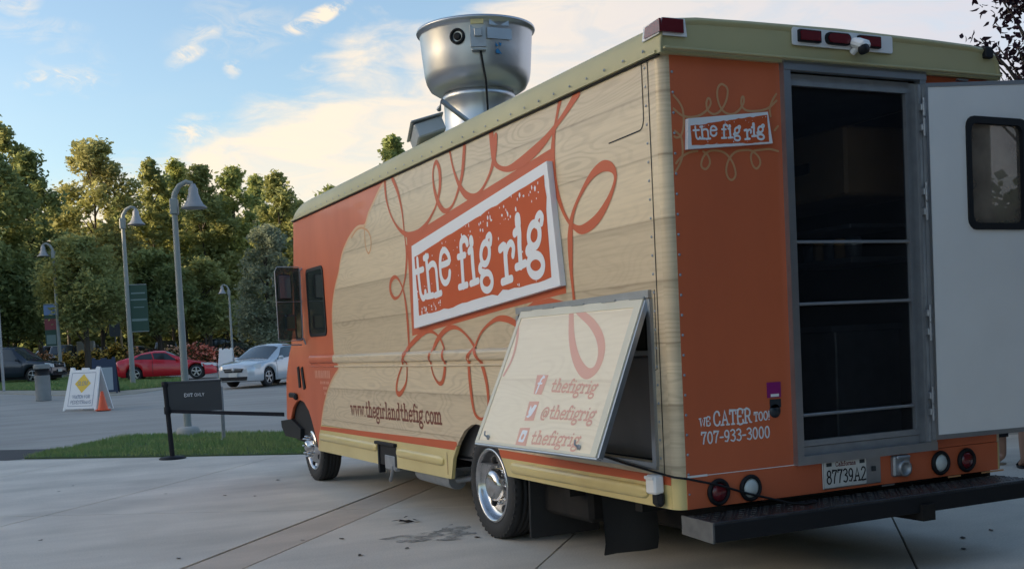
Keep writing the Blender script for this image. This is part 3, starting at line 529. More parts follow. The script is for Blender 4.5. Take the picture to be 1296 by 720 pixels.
# the raised sign board
def lerp_quad(Q, s, t):
    a = Vector(Q[0]).lerp(Vector(Q[1]), s); c = Vector(Q[3]).lerp(Vector(Q[2]), s); return a.lerp(c, t)
def inv_quad(Q, p):
    s = t = .5
    for _ in range(20):
        e = Vector(p)-lerp_quad(Q, s, t); du = (lerp_quad(Q, s+1e-3, t)-lerp_quad(Q, s, t))/1e-3; dv = (lerp_quad(Q, s, t+1e-3)-lerp_quad(Q, s, t))/1e-3
        D2 = du.x*dv.y-du.y*dv.x; s += (e.x*dv.y-e.y*dv.x)/D2; t += (du.x*e.y-du.y*e.x)/D2
    return s, t
rg = random.Random(11)
def rough_edge(Q, amp):
    out = []
    for k in range(4):
        a, c = Vector(Q[k]), Vector(Q[(k+1) % 4]); n_ = 26 if k % 2 == 0 else 9
        dr = (c-a).normalized(); nn = Vector((-dr.y, dr.x)); run = 0
        for i in range(n_):
            t = i/n_
            if i % 3 == 0 or rg.random() < .4: run = rg.uniform(0, 1)**3*amp*rg.choice((-1, 1))
            out.append(tuple(a.lerp(c, t)+nn*(run if i else 0)))
    return out
SO, SI, RO, RI = TR['sign_out'], TR['sign_in'], TR['rsign_out'], TR['rsign_in']
brd = MB().poly(SO, sideP(.045), .043).build('sign_board', M_SIGNWHITE, T, 'white sign board tilted on the side wall')
MB().poly(rough_edge(SI, .02), sideP(.0462)).build('sign_field', M_FIELD, brd)
lm = MB()
for pts, wf in TR['letters']:
    q = catmull(pts, 4) if len(pts) > 3 else [Vector(p) for p in pts]
    lm.ribbon(q, .052*wf, sideP(.0480), rg.random()*2e-4)
lm.build('sign_lettering', M_SIGNWHITE, brd)
fl = MB()
def fleck(Q, s, t, size, mpf, mb):
    c = lerp_quad(Q, s, t); k = rg.randint(4, 6); a0 = rg.random()*6; st_ = rg.uniform(.5, 2)
    pp = [(c.x+size*rg.uniform(.5, 1)*cos(a0+2*pi*i/k), c.y+size*st_*rg.uniform(.5, 1)*sin(a0+2*pi*i/k)) for i in range(k)]
    mb.add([mpf(p[0], p[1], rg.random()*1e-4) for p in pp], [tuple(range(k))])
for i in range(46): fleck(SI, rg.uniform(.28, .97), rg.uniform(.03, .30)*(.6+.4*rg.random()), rg.uniform(.006, .02), sideP(.0475), fl)
for i in range(22): fleck(SI, rg.uniform(.03, .22), rg.uniform(.86, .99), rg.uniform(.006, .02), sideP(.0475), fl)
for i in range(40): fleck(SI, rg.random(), rg.random(), rg.uniform(.004, .011), sideP(.0475), fl)
fl.build('sign_flecks', M_SIGNWHITE, brd, kind='stuff')
rb = MB().poly(RO, rearP(.03), .028).build('sign_board', M_SIGNWHITE, T, 'small white sign board beside the rear door')
MB().poly(rough_edge(RI, .004), rearP(.0312)).build('sign_field', M_FIELD, rb)
lm = MB(); SIr = SI
for pts, wf in TR['letters']:
    q = []
    for p in (catmull(pts, 4) if len(pts) > 3 else pts):
        s, t = inv_quad(SI, (p[0], p[1])); s = .03+.94*s; t = .02+.93*t; q.append(lerp_quad(RI, s, t))
    lm.ribbon(q, .0115*wf, rearP(.0325), rg.random()*2e-4)
lm.build('sign_lettering', M_SIGNWHITE, rb)
mb = MB(); 
for i in range(26): fleck(RI, rg.random(), rg.choice((rg.uniform(.02, .25), rg.uniform(.85, .98), rg.random())), rg.uniform(.0015, .004), rearP(.0322), mb)
mb.build('sign_flecks', M_SIGNWHITE, rb, kind='stuff')
for pts in TR['rscroll']:
    q = [p for p in catmull(pts, 6)]
    for p in q: p.x = min(max(p.x, .065), .832)
    MB().ribbon(q, .013, rearP(), .0015).build('rear_scroll', M_TAN, T)
mb = MB(); text(mb, 'WE', (.162, .974), (.240, .980), .048, rearP(), .0075, .002); text(mb, 'CATER', (.257, .972), (.530, .972), .083, rearP(), .011, .002)
text(mb, 'TOO!', (.545, .978), (.662, .980), .052, rearP(), .008, .002); mb.build('catering_lettering', M_SIGNWHITE, T); mb = MB(); text(mb, '707-933-3000', (.168, .876), (.660, .876), .068, rearP(), .0095, .002)
mb.build('phone_number', M_SIGNWHITE, T)
MB().box((.697, -.003, 1.152), (.100, .004, .09)).build('purple_sticker', M_PURPLE, T); MB().box((.700, -.006, 1.120), (.058, .004, .016)).build('sticker_label', M_SIGNWHITE, T)
MB().box((.705, -.003, 1.072), (.080, .004, .05)).lathe([(0, -.003), (.040, -.003), (.040, .002)], (.70, -.002, 1.028), 'Y', 16).build('dark_sticker', M_DKSTICK, T)

# windows, mirror, vents of the cab
def rrect(u0, v0, u1, v1, r, skew=0):
    o = []
    for cx_, cy_, a in ((u1-r, v1-r, 0), (u0+r, v1-r, 90), (u0+r, v0+r, 180), (u1-r, v0+r, 270)):
        o += ell(cx_, cy_, r, r, a, a+90, 4)
    return [(p[0]+skew*(p[1]-v0), p[1]) for p in o]
for (u0, u1, v0, v1, sk_, lab) in ((6.62, 7.30, 1.68, 2.45, .04, 'side_window'), (7.60, 7.90, 1.65, 2.50, -.03, 'quarter_window')):
    o1 = rrect(u0, v0, u1, v1, .07, sk_); o2 = rrect(u0+.035, v0+.035, u1-.035, v1-.035, .05, sk_)
    wf = MB().poly(o1, sideP(.010), .009, [o2]).build(lab, M_BLACK, T)
    MB().poly(o2, sideP(.004), .0).build('pane', M_GLASS, wf)
my = 7.5; ml = [(-.315, my, 1.66), (-.318, my, 2.45), (-.29, my, 2.50), (-.04, my, 2.50), (-.022, my, 2.46), (-.03, my, 1.70), (-.05, my, 1.66), (-.28, my, 1.64), (-.315, my, 1.66)]
mir = MB().tube(ml, .006, 8).tube([(-.32, my, 2.1), (0.0, my+.02, 2.1)], .004).tube([(-.03, my, 1.68), (.0, my, 1.60), (.02, my, 1.60)], .009).tube([(-.03, my, 2.45), (.02, my, 2.50)], .009).tube([(-.05, my, 1.60), (-.28, my, 1.61)], .008).build('mirror_bracket', M_STEEL, T, 'tubular mirror loop')
MB().box((-.215, my-.01, 2.27), (.15, .05, .29), bev=.02).build('mirror_head', M_BLACK, mir); MB().box((-.215, my-.037, 2.27), (.13, .004, .26), bev=.002).build('mirror_glass', mat('mirror_glass', (.06, .07, .09), .12, coat=.5), mir)
MB().box((-.17, my-.005, 1.86), (.13, .04, .18), bev=.02).build('mirror_head', M_GLASS, mir)
MB().box((-.17, my+.03, 2.08), (.27, .008, .82)).build('deflector_glass', mat('smoked_glass', (.03, .045, .045), .15, alpha=.6), mir)
mb = MB(); 
for yy, zz, sl_ in ((7.86, 1.22, -.03), (7.68, 1.21, -.08)): mb.bar((-.008, yy-sl_/2, zz+.125), (-.008, yy+sl_/2, zz-.125), .016, .075, up=(0, 1, 0), bev=.004)
mb.build('cab_vent', M_BLACK, T)
MB().box((-.012, 8.20, 1.0), (.03, .26, .06), bev=.012).box((-.02, 8.02, .985), (.05, .08, .08), bev=.02).build('side_marker', M_BLACK, T)
# front bumper end
MB().poly([(8.86, .66), (8.84, .58), (8.67, .475), (7.98, .475), (7.93, .60), (8.36, .70)], lambda u, v, w: Vector((-.005-w, u, v)), TW-.01).build('front_bumper', M_BLACK, T)
MB().poly([tuple(p) for p in af]+[(7.5, .42), (8.3, .45)], lambda u, v, w: Vector((.04-w, u, v)), .02).build('wheel_well', M_BLACK, T); MB().poly(arch_r, lambda u, v, w: Vector((.62-w, u, v)), .01).build('wheel_well', M_BLACK, T)

# ---- wheels
def wheel(y, x0, inner=False, front=False):
    R_ = .412; wt = .235
    e = bpy.data.objects.new('wheel', None); COL.objects.link(e); e.parent = T; e.location = (x0, y, R_); e.empty_display_size = .1
    t = MB(); pr_ = [(.285, .02), (.30, .004), (.34, -.004), (.375, .0), (.398, .012), (.410, .03)]
    t.lathe(pr_+[(R_, .05), (R_, .075), (R_-.012, .078), (R_-.012, .086), (R_, .09), (R_, .115), (R_-.012, .118), (R_-.012, .126), (R_, .13), (R_, .155), (R_-.012, .158), (R_-.012, .166), (R_, .17), (R_, .19), (.398, .222), (.37, .236), (.30, .232), (.285, .215)], (0, 0, 0), 'X', 56)
    for k in range(44):                                               # shoulder lugs
        a = 2*pi*k/44; t.box((.024, R_*.972*sin(a), R_*.972*cos(a)), (.03, .026, .014), Matrix.Rotation(-a, 3, 'X'))
    t.build('tyre', M_RUBBER, e)
    if inner: return e
    r_ = MB()
    if front:
        r_.lathe([(.275, .22), (.28, .03), (.29, .012), (.285, .0), (.268, .004), (.258, .03), (.245, .05), (.21, .035), (.17, -.01), (.13, -.02), (.0, -.02)], (0, 0, 0), 'X', 48)
    else:
        r_.lathe([(.275, .22), (.28, .03), (.29, .012), (.285, .0), (.268, .004), (.258, .03), (.25, .06), (.235, .075), (.19, .080), (.15, .078), (.125, .07), (.0, .07)], (0, 0, 0), 'X', 48)
    rim = r_.build('rim', M_CHROME, e)
    hh = MB(); h0 = .02 if front else .074
    for k in range(6 if not front else 5):
        a = 2*pi*k/(6 if not front else 5)+.35; rr_ = .196 if not front else .215
        hh.lathe([(0, -.012), (.026, -.012), (.034, .0), (.034, .01)], (h0, rr_*sin(a), rr_*cos(a)), 'X', 12)
    hh.build('hand_hole', M_BLACK, rim)
    hb = MB()
    if front:
        hb.lathe([(.0, -.095), (.045, -.092), (.06, -.08), (.07, -.03), (.09, -.025), (.09, -.0)], (0, 0, 0), 'X', 24)
        for k in range(8):
            a = 2*pi*k/8; hb.lathe([(0, -.095), (.008, -.09), (.016, -.06), (.018, -.02)], (0, .115*sin(a), .115*cos(a)), 'X', 8)
    else:
        hb.lathe([(.0, -.012), (.07, -.010), (.105, -.0), (.120, .02), (.124, .07)], (0, 0, 0), 'X', 32)
        for k in range(8):
            a = 2*pi*k/8; hb.lathe([(0, .05), (.010, .052), (.014, .06), (.014, .08)], (0, .145*sin(a), .145*cos(a)), 'X', 8)
    hb.build('hub_cap', M_CHROME, rim if False else e)
    return e
wheel(2.60, .035); wheel(2.60, .31, True); wheel(2.60, TW-.27, True); wheel(2.60, TW-.55, True)
wheel(7.62, .045, front=True); wheel(7.62, TW-.28, True)
ub = MB(); ub.box((.75, 3.9, .50), (.12, 7.2, .16)).box((TW-.75, 3.9, .50), (.12, 7.2, .16)).tube([(.3, 2.6, .41), (TW-.3, 2.6, .41)], .07, 10).lathe([(0, -.2), (.12, -.16), (.19, 0), (.12, .16), (0, .2)], (TW/2, 2.6, .41), 'Y', 16)
ub.tube([(.25, 7.62, .40), (TW-.25, 7.62, .40)], .05, 10).box((.55, 5.9, .45), (.2, .9, .14))
for y in (.5, 1.4, 3.8, 5.0, 6.2): ub.box((TW/2, y, .50), (TW-.1, .08, .10))
ub.tube([(.55, 7.3, .34), (.35, 6.9, .40), (.3, 6.3, .42)], .018)
ub.build('chassis', M_DARK, T); MB().box((.42, 1.75, .42), (.5, .9, .32), bev=.03).box((TW/2, .75, .36), (1.5, 1.0, .24), bev=.03).build('shade_filler', M_DARK, T)  # last two boxes added only to darken the space under the body
MB().tube([(TW-.3, 7.2, .40), (TW-.4, 4.0, .36), (TW-.4, 1.0, .36), (TW-.3, .15, .36)], .035, 10).build('exhaust_pipe', M_STEEL, T)
MB().tube([(.16, 3.55, .36), (.16, 4.35, .37)], .085, 14).tube([(.16, 4.35, .37), (.3, 4.9, .40), (.6, 6.6, .42)], .03).tube([(.16, 3.55, .36), (.3, 3.2, .42), (.45, 2.9, .48)], .03).build('muffler', M_STEEL, T)
MB().box((.78, 5.5, .43), (.6, 1.3, .26), bev=.05).build('fuel_tank', M_DARK, T)
mf = MB(); vs = []
for i in range(7):
    z = .56-i*.076; yy = 1.0-.006*i+(.03 if i == 6 else 0)
    for j in range(5): vs.append((.082+.100*j, yy+.02*sin(j*1.5), z))
mf.add(vs, [(i*5+j, i*5+j+1, i*5+j+6, i*5+j+5) for i in range(6) for j in range(4)], True); mf.add([(v[0], v[1]-.012, v[2]) for v in vs], [(i*5+j, i*5+j+5, i*5+j+6, i*5+j+1) for i in range(6) for j in range(4)], True)
mf.build('mud_flap', M_RUBBER, T)

for xa in (.05, TW-.62): MB().box((xa+.29, 1.98, .33), (.58, .02, .50), Matrix.Rotation(.05, 3, 'X'), .006).build('mud_flap', M_RUBBER, T)  # extra flaps added to deepen the shade behind the rear wheels
# ---- serving hatch: frame, lining, swung-out panel
hf = MB(); z0, z1, y0, y1 = .752, 1.742, .185, 1.905
hf.bar((-.008, y0, z1), (-.008, y1, z1-.02), .03, .045).bar((-.006, y0+.012, z0), (-.006, y0+.012, z1-.03), .028, .04, up=(0, 1, 0)).bar((-.006, y1-.012, z0+.03), (-.006, y1-.012, z1-.05), .028, .04, up=(0, 1, 0)).bar((-.006, y0, z0), (-.006, y1, z0+.01), .03, .04)
hf.build('hatch_frame', M_ALU, T)
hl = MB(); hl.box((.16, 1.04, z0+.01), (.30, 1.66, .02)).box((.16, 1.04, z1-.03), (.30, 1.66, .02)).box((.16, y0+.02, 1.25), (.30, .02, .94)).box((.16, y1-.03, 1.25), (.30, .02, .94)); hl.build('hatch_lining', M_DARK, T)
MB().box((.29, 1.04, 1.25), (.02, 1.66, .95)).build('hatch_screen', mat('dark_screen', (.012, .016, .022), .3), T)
sf = MB(); sf.bar((.25, .62, .78), (.25, .62, 1.7), .03, .03, up=(0, 1, 0)).bar((.24, .2, 1.22), (.24, 1.85, 1.22), .02, .025); sf.build('screen_rail', M_BLACK, T)
TH = radians(27.5); H0 = Vector((-.012, 0, 1.735)); hd = Vector((-sin(TH), 0, -cos(TH))); hn = Vector((-cos(TH), 0, sin(TH)))
def hatP(off=0.): return lambda u, v, w: H0 + Vector((0, u, 0)) + hd*v + hn*(off+w)
HQ = [(.235, .02), (1.815, .02), (1.695, 1.006), (.082, .996)]
hp = MB().poly(HQ, hatP(.0), .034)
hatch = hp.build('serving_hatch', M_HATCH, T, 'pale wood-print hatch panel propped open over the window')
ins = lambda q, k: [tuple(Vector(p).lerp(Vector((.955, .5)), k)) for p in q]
mb = MB(); q0, q1 = HQ, [(.30, .075), (1.765, .075), (1.65, .990), (.150, .982)]
mb.poly(q0, hatP(.004), .0038, [q1]); mb.build('hatch_border', mat('hatch_border', (.66, .60, .46), .4, var=.2), hatch)
mb = MB(); mb.bar(hatP(-.018)(.232, .02, 0), hatP(-.018)(.074, .998, 0), .034, .03, up=hn).bar(hatP(-.018)(.074, 1.0, 0), hatP(-.018)(1.70, 1.012, 0), .012, .03, up=hn).build('hatch_edge', M_ALU, hatch)
mb = MB(); mb.tube([hatP(-.004)(.2, .008, 0), hatP(-.004)(1.85, .008, 0)], .012, 8)
for yy in (.30, .62, 1.0, 1.4, 1.72): mb.box(hatP(.006)(yy, .018, 0), (.01, .16, .012))
mb.build('hatch_hinge', M_ALU, hatch)
for yy, vv in ((.30, .955), (1.52, .965)): MB().tube([hatP(.004)(yy, vv, 0), hatP(.03)(yy+.01, vv-.01, 0), hatP(.035)(yy+.015, vv-.035, 0)], .006, 6).lathe([(0, 0), (.02, 0), (.02, .004)], hatP(.006)(yy, vv, 0), 'X', 12, R=None).build('hatch_latch', M_STEEL, hatch)
MB().ribbon(catmull(TR['h_loop'], 6), [.05+.022*sin(i*.06) for i in range(61)], hatP(), .001).build('hatch_scroll', M_PALEVINYL, hatch); MB().ribbon(catmull(TR['h_strand'], 6), .03, hatP(), .0012).build('hatch_scroll', M_PALEVINYL, hatch)
for q in TR['h_icons']: MB().poly(q, hatP(.0013)).build('icon_tile', M_PALEVINYL, hatch)
mb = MB(); ic = [[sum(p[0] for p in q)/4, sum(p[1] for p in q)/4] for q in TR['h_icons']]
c = ic[0]; mb.ribbon([(c[0]-.018, c[1]-.05), (c[0]-.003, c[1]-.055), (c[0]+.012, c[1]-.035), (c[0]+.012, c[1]+.055)], .017, hatP(), .0018); mb.ribbon([(c[0]+.032, c[1]-.008), (c[0]-.018, c[1]-.008)], .014, hatP(), .0020)
c = ic[1]; mb.poly([(c[0]+.04, c[1]-.04), (c[0]+.01, c[1]-.015), (c[0]-.01, c[1]-.045), (c[0]-.045, c[1]-.04), (c[0]-.036, c[1]-.01), (c[0]-.02, c[1]+.03), (c[0]+.012, c[1]+.048), (c[0]+.045, c[1]+.04), (c[0]+.02, c[1]+.028), (c[0]+.036, c[1]+.008)], hatP(.0018))
c = ic[2]; mb.poly(rrect(c[0]-.038, c[1]-.045, c[0]+.038, c[1]+.035, .012), hatP(.0018), 0, [ell(c[0], c[1], .018, .02, 0, 330, 11)]); mb.ribbon([(c[0]-.03, c[1]-.03), (c[0]+.03, c[1]-.03)], .008, hatP(), .0022)
mb.build('icon_mark', M_SIGNWHITE, hatch)
for tx, (p0, p1, pt) in zip(('thefigrig', '@thefigrig', 'thefigrig'), TR['h_text']):
    mb = MB(); text(mb, tx, p0, p1, .088, hatP(), .013, .0016, up=(0, -1)); mb.build('handle_lettering', M_PALEVINYL, hatch)
# outlet box
MB().box((-.045, .165, .655), (.07, .10, .11), bev=.012).box((-.085, .165, .695), (.012, .085, .02), bev=.004).build('outlet_box', M_WHITE, T); MB().box((-.03, .155, .57), (.05, .09, .09), bev=.02).build('outlet_plug', M_BLACK, T)

# ---- rear door frame, screen door, swung door
df = MB(); fw = .045
df.box((.852, -.014, 1.876), (.05, .05, 2.258)).box((1.92, -.014, 1.876), (.05, .05, 2.258)).box((1.386, -.016, 3.031), (1.122, .054, .052)).box((1.386, -.016, .721), (1.122, .054, .052))
df.build('door_frame', M_ALU, T)
df = MB(); df.box((.866, .03, 1.87), (.035, .05, 2.24)).box((1.87, .03, 1.87), (.055, .05, 2.24)).box((1.3625, .032, 2.972), (.958, .05, .046)).box((1.3625, .032, .770), (.958, .05, .05)).build('inner_frame', M_STEEL, T)
sd_ = MB(); sd_.bar((.90, .018, .835), (.90, .018, 2.925), .028, .03, up=(1, 0, 0)).bar((1.825, .018, .835), (1.825, .018, 2.925), .036, .03, up=(1, 0, 0)).bar((.886, .016, 2.94), (1.842, .016, 2.94), .03, .026).bar((.886, .016, .817), (1.842, .016, .817), .03, .035)
for z in (2.012, 1.645, .985): sd_.bar((.915, .012, z), (1.806, .012, z), .02, .017, bev=.004)
scr = sd_.build('screen_door', M_STEEL, T)
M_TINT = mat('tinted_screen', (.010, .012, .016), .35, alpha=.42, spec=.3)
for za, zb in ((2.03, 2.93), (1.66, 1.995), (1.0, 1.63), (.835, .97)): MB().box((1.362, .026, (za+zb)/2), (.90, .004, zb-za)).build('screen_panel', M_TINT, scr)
hg = MB()
for z in (2.826, 2.703, 2.31, 2.187, 1.558, 1.443, 1.044, .944): hg.box((1.872, -.078, z), (.05, .03, .045), bev=.006).tube([(1.862, -.095, z-.055), (1.862, -.095, z+.055)], .010, 8)
hg.bar((1.868, -.052, .76), (1.868, -.052, 2.97), .014, .022, up=(1, 0, 0)); hg.build('door_hinge', M_STEEL, T)
PH = radians(1); de = Vector((cos(PH), sin(PH), 0)); dn_ = Vector((sin(PH), -cos(PH), 0)); DH = Vector((1.905, -.085, 0))
def dorP(off=0.): return lambda u, v, w: DH + de*u + dn_*(off+w) + Vector((0, 0, v))
DQ = [(-.022, .766), (1.0, .752), (1.0, 3.058), (-.022, 2.972)]; DI = [(.0, .795), (.98, .782), (.98, 3.03), (.0, 2.950)]
win = rrect(.322, 2.075, .89, 2.792, .07); wi = rrect(.362, 2.118, .835, 2.748, .05)
door = MB().poly(DI, dorP(.002), .036, [win]).build('rear_door', M_WHITE, T, 'white rear door swung wide open')
MB().poly(DQ, dorP(.006), .044, [DI]).build('door_edge', M_ALU, door)
wfm = MB().poly(win, dorP(.014), .05, [wi]).build('window_frame', M_BLACK, door); MB().poly(wi, dorP(-.012), .004).build('pane', mat('door_pane', (.05, .04, .04), .15, alpha=.75, var=.9, vscale=2.2, vcol=(.30, .25, .20)), wfm)

# ---- rear lamps, plate, socket, bumper, marker lights
def lamp(x, z, r, lens, lab):
    g = MB().lathe([(r, .0), (r+.006, -.012), (r-.004, -.026), (r-.016, -.024), (r-.018, -.01)], (x, -.006, z), 'Y', 32).build('lamp_ring', M_BLACK, T, lab)
    MB().lathe([(0, -.030), (r*.5, -.028), (r-.018, -.014), (r-.016, -.004)], (x, -.006, z), 'Y', 32).build('lens', lens, g)
lamp(.267, .596, .073, M_REDLENS, 'round red tail lamp'); lamp(.492, .597, .073, M_CLEARLENS, 'round clear reversing lamp'); lamp(1.995, .606, .073, M_CLEARLENS, 'round clear reversing lamp'); lamp(2.224, .604, .073, M_REDLENS, 'round red tail lamp')
MB().box((1.262, -.010, .619), (.462, .010, .178), bev=.004).build('plate_bracket', M_ALU, T); pl = MB().box((1.204, -.018, .619), (.332, .006, .165), bev=.004).build('licence_plate', M_PLWHITE, T)
mb = MB(); text(mb, '87739A2', (1.052, .562), (1.365, .562), .082, rearP(.0216), .0095, 0); mb.build('plate_number', M_BLACK, pl)
mb = MB(); 
text(mb, 'California', (1.125, .664), (1.285, .664), .026, rearP(.0216), .0045, 0); mb.build('plate_state_script', M_REDLENS, pl)
for c_ in ((1.075, -.022, .678), (1.335, -.022, .678)): MB().box(c_, (.04, .002, .022)).build('plate_sticker', M_DKSTICK, pl)
MB().box((1.43, -.018, .622), (.03, .008, .03)).build('bracket_bolt', M_DKSTICK, pl)
MB().box((1.648, -.02, .622), (.14, .04, .13), bev=.01).lathe([(.05, -.0), (.05, -.02), (.036, -.022), (.036, -.006), (0, -.006)], (1.655, -.04, .605), 'Y', 20).box((1.648, -.045, .675), (.11, .02, .02), bev=.005).build('trailer_socket', M_STEEL, T)
bp_ = MB(); bp_.box((1.30, -.10, .462), (2.48, .29, .02), bev=.004); bpo = bp_.build('step_bumper', M_PLATE, T)
MB().box((1.30, -.238, .408), (2.48, .02, .10), bev=.004).box((1.3, .03, .40), (2.4, .04, .1)).build('bumper_face', M_BLACK, bpo)
MB().poly([(.05, .478), (-.245, .470), (-.245, .355), (.05, .372)], lambda u, v, w: Vector((.05-w, u, v)), .012).build('bumper_end_plate', mat('worn_dark_steel', (.13, .13, .13), .65, var=.6, vscale=14), bpo)
tr_ = MB(); rt = random.Random(5)
for i in range(56):
    for j in range(5):
        a = (pi/4 if (i+j) % 2 else -pi/4); tr_.box((.10+.044*i, .015-.052*j, .4735), (.030, .007, .004), Matrix.Rotation(a, 3, 'Z'))
tr_.build('tread_pattern', M_PLATE, bpo, kind='stuff')
for xa, xb in ((1.50, 1.60), (2.06, 2.17), (2.36, 2.56)): MB().bar((xa, -.012, .508), (xb, -.012, .509), .006, .010).build('worn_edge_strip', MATS['interior_wall'] if xa < 2 else M_TAN, T)
MB().box((1.62, -.02, .36), (.10, .5, .10)).box((1.9, .2, .33), (.05, .3, .12)).build('hitch_receiver', M_DARK, T)
pt = MB().poly(rrect(.895, 3.148, 1.668, 3.250, .012), rearP(.048), .01).build('marker_patch', M_SIGNWHITE, T)
for xa, xb, r in ((.93, 1.095, .006), (1.135, 1.325, .03), (1.385, 1.56, .006)):
    bs = MB().poly(rrect(xa, 3.166, xb, 3.236, r), rearP(.066), .02).build('marker_light', M_BLACK, T); MB().poly(rrect(xa+.01, 3.174, xb-.01, 3.228, r), rearP(.074), .01).build('lens', M_REDLENS, bs)
MB().poly([(-.005, 3.137), (.155, 3.137), (.145, 3.235), (-.005, 3.232)], rearP(.046), .01).poly([(.13, 3.14), (.11, 3.214), (-.04, 3.225), (-.04, 3.145)], sideP(.027), .006).build('marker_patch', M_SIGNWHITE, T)
ml_ = MB().poly([(-.028, 3.152), (.125, 3.152), (.125, 3.226), (-.012, 3.226)], rearP(.060), .02).poly([(.10, 3.150), (.085, 3.206), (-.058, 3.222), (-.058, 3.152)], sideP(.034), .012).build('marker_light', M_REDLENS, T, 'red marker light wrapping the roof corner')
MB().box((2.49, -.035, 3.21), (.07, .05, .07), bev=.006).build('marker_light', M_BLACK, T)
cm = MB().box((1.36, -.10, 3.172), (.10, .10, .055), Matrix.Rotation(.5, 3, 'X') @ Matrix.Rotation(.3, 3, 'Z'), .018).tube([(1.34, -.05, 3.13), (1.35, -.09, 3.155)], .02).build('reversing_camera', M_WHITE, T); MB().lathe([(0, -.02), (.028, -.018), (.03, .02)], (1.345, -.145, 3.128), 'Y', 14).build('camera_lens', M_BLACK, cm)
MB().box((2.28, -.02, 3.03), (.09, .02, .012)).build('door_catch', M_STEEL, T)

# ---- roof equipment
FX, FY, Z0 = 1.1, 4.77, 3.26
fan = MB().lathe([(.30, 3.925-Z0), (.34, 3.928-Z0), (.41, 3.94-Z0), (.465, 3.975-Z0), (.500, 4.04-Z0), (.515, 4.11-Z0), (.530, 4.28-Z0), (.545, 4.47-Z0), (.552, 4.50-Z0), (.572, 4.505-Z0), (.578, 4.52-Z0), (.572, 4.535-Z0), (.55, 4.535-Z0), (.53, 4.50-Z0), (.5, 4.2-Z0), (.3, 4.0-Z0)], (FX, FY, Z0), 'Z', 64).build('exhaust_fan', M_FAN, T, 'tall spun aluminium exhaust bowl on the roof')
nk = MB().lathe([(.36, 0), (.36, .04), (.345, .05), (.340, .46), (.342, .58), (.352, .60), (.356, .62), (.352, .645), (.34, .67)], (FX, FY, Z0), 'Z', 48).box((FX, FY, Z0+.0), (.78, .78, .10), bev=.01)
nk.build('fan_neck', M_FAN, fan)
def fan_pt(px_ang, z, off=.0):
    r = .545-(4.47-z)*.075; return Vector((FX+(r+off)*cos(px_ang), FY+(r+off)*sin(px_ang), z)), px_ang
vd = atan2(CAM.y-FY, CAM.x-FX)
def fan_item(name, m, du, z, build_, par=fan, lab=None):
    du = -du
    a = vd-du; p, _ = fan_pt(a, z); Rm = Matrix.Rotation(a+pi, 3, 'Z')                # local +x points inwards, y along the rim
    q = MB(); build_(q, p, Rm); return q.build(name, m, par, lab)
fan_item('wall_port', M_BLACK, -.27-.05, 4.355, lambda q, p, Rm: q.lathe([(.073, .01), (.073, -.018), (.062, -.026), (.05, -.02), (.05, .005), (.036, .008), (.034, -.012), (.02, -.016), (0, -.014)], p, 'X', 28, R=Rm))
fan_item('switch_plate', M_STEEL, .04, 4.345, lambda q, p, Rm: q.box(p, (.008, .15, .20), Rm, .003).box(p+Rm @ Vector((-.012, 0, .03)), (.02, .07, .07), Rm, .004).box(p+Rm @ Vector((-.03, 0, -.135)), (.06, .13, .018), Rm, .004))
fan_item('yellow_label', M_GOLD, .03, 4.475, lambda q, p, Rm: q.box(p+Rm @ Vector((-.004, 0, 0)), (.004, .12, .045), Rm))
fan_item('data_plate', M_ALU, .42, 4.37, lambda q, p, Rm: q.box(p+Rm @ Vector((-.003, 0, 0)), (.004, .25, .10), Rm).box(p+Rm @ Vector((-.003, 0, .10)), (.004, .20, .05), Rm))
fan_item('blue_mark', mat('blue_mark', (.01, .16, .36), .4), .40, 4.24, lambda q, p, Rm: (q.add([p+Rm @ Vector((-.008, a_, b_)) for a_, b_ in ((.03, .05), (.0, .012), (.03, .012))], [(0, 1, 2)]), q.add([p+Rm @ Vector((-.008, a_, b_)) for a_, b_ in ((.03, -.05), (-.03, -.055), (.01, -.005), (.03, -.02))], [(0, 1, 2, 3)]), q.add([p+Rm @ Vector((-.008, a_, b_)) for a_, b_ in ((.0, .05), (-.03, .045), (-.02, .01))], [(0, 1, 2)])))
pA = fan_pt(vd+.07, 4.20, .04)[0]; pB = fan_pt(vd+.14, 3.95, .02)[0]; pC = Vector((FX+.38*cos(vd+.22), FY+.38*sin(vd+.22), 3.50))
MB().tube([pA, pA.lerp(pB, .5)+Vector((0, 0, -.01)), pB, pC, pC+Vector((0, 0, -.22))], .011, 8).build('fan_cable', M_BLACK, fan)
eb = MB(); Re = Matrix.Rotation(radians(-16), 3, 'Z') @ Matrix.Rotation(radians(-10), 3, 'X') @ Matrix.Rotation(radians(-18), 3, 'Y')
ec = Vector((.24, 4.02, 3.365)); eb.box(ec, (.26, .42, .13), Re, .012)
ebo = eb.build('junction_box', mat('box_grey', (.42, .45, .48), .5, var=.3), T, 'grey metal junction box on the roof edge')
MB().box(ec+Re @ Vector((0, .0, .075)), (.30, .49, .016), Re @ Matrix.Rotation(.04, 3, 'Y'), .006).build('box_lid', M_ALU, ebo)
MB().tube([ec+Re @ Vector((.12, -.25, .1)), ec+Re @ Vector((.14, -.38, .12)), Vector((.75, 3.9, 3.36))], .022, 8).box((.62, 3.75, 3.32), (.1, .1, .1), bev=.01).build('conduit', M_STEEL, ebo); MB().tube([(.55, 4.4, 3.25), (.55, 4.4, 3.42)], .05, 10).build('vent_pipe', M_STEEL, T)
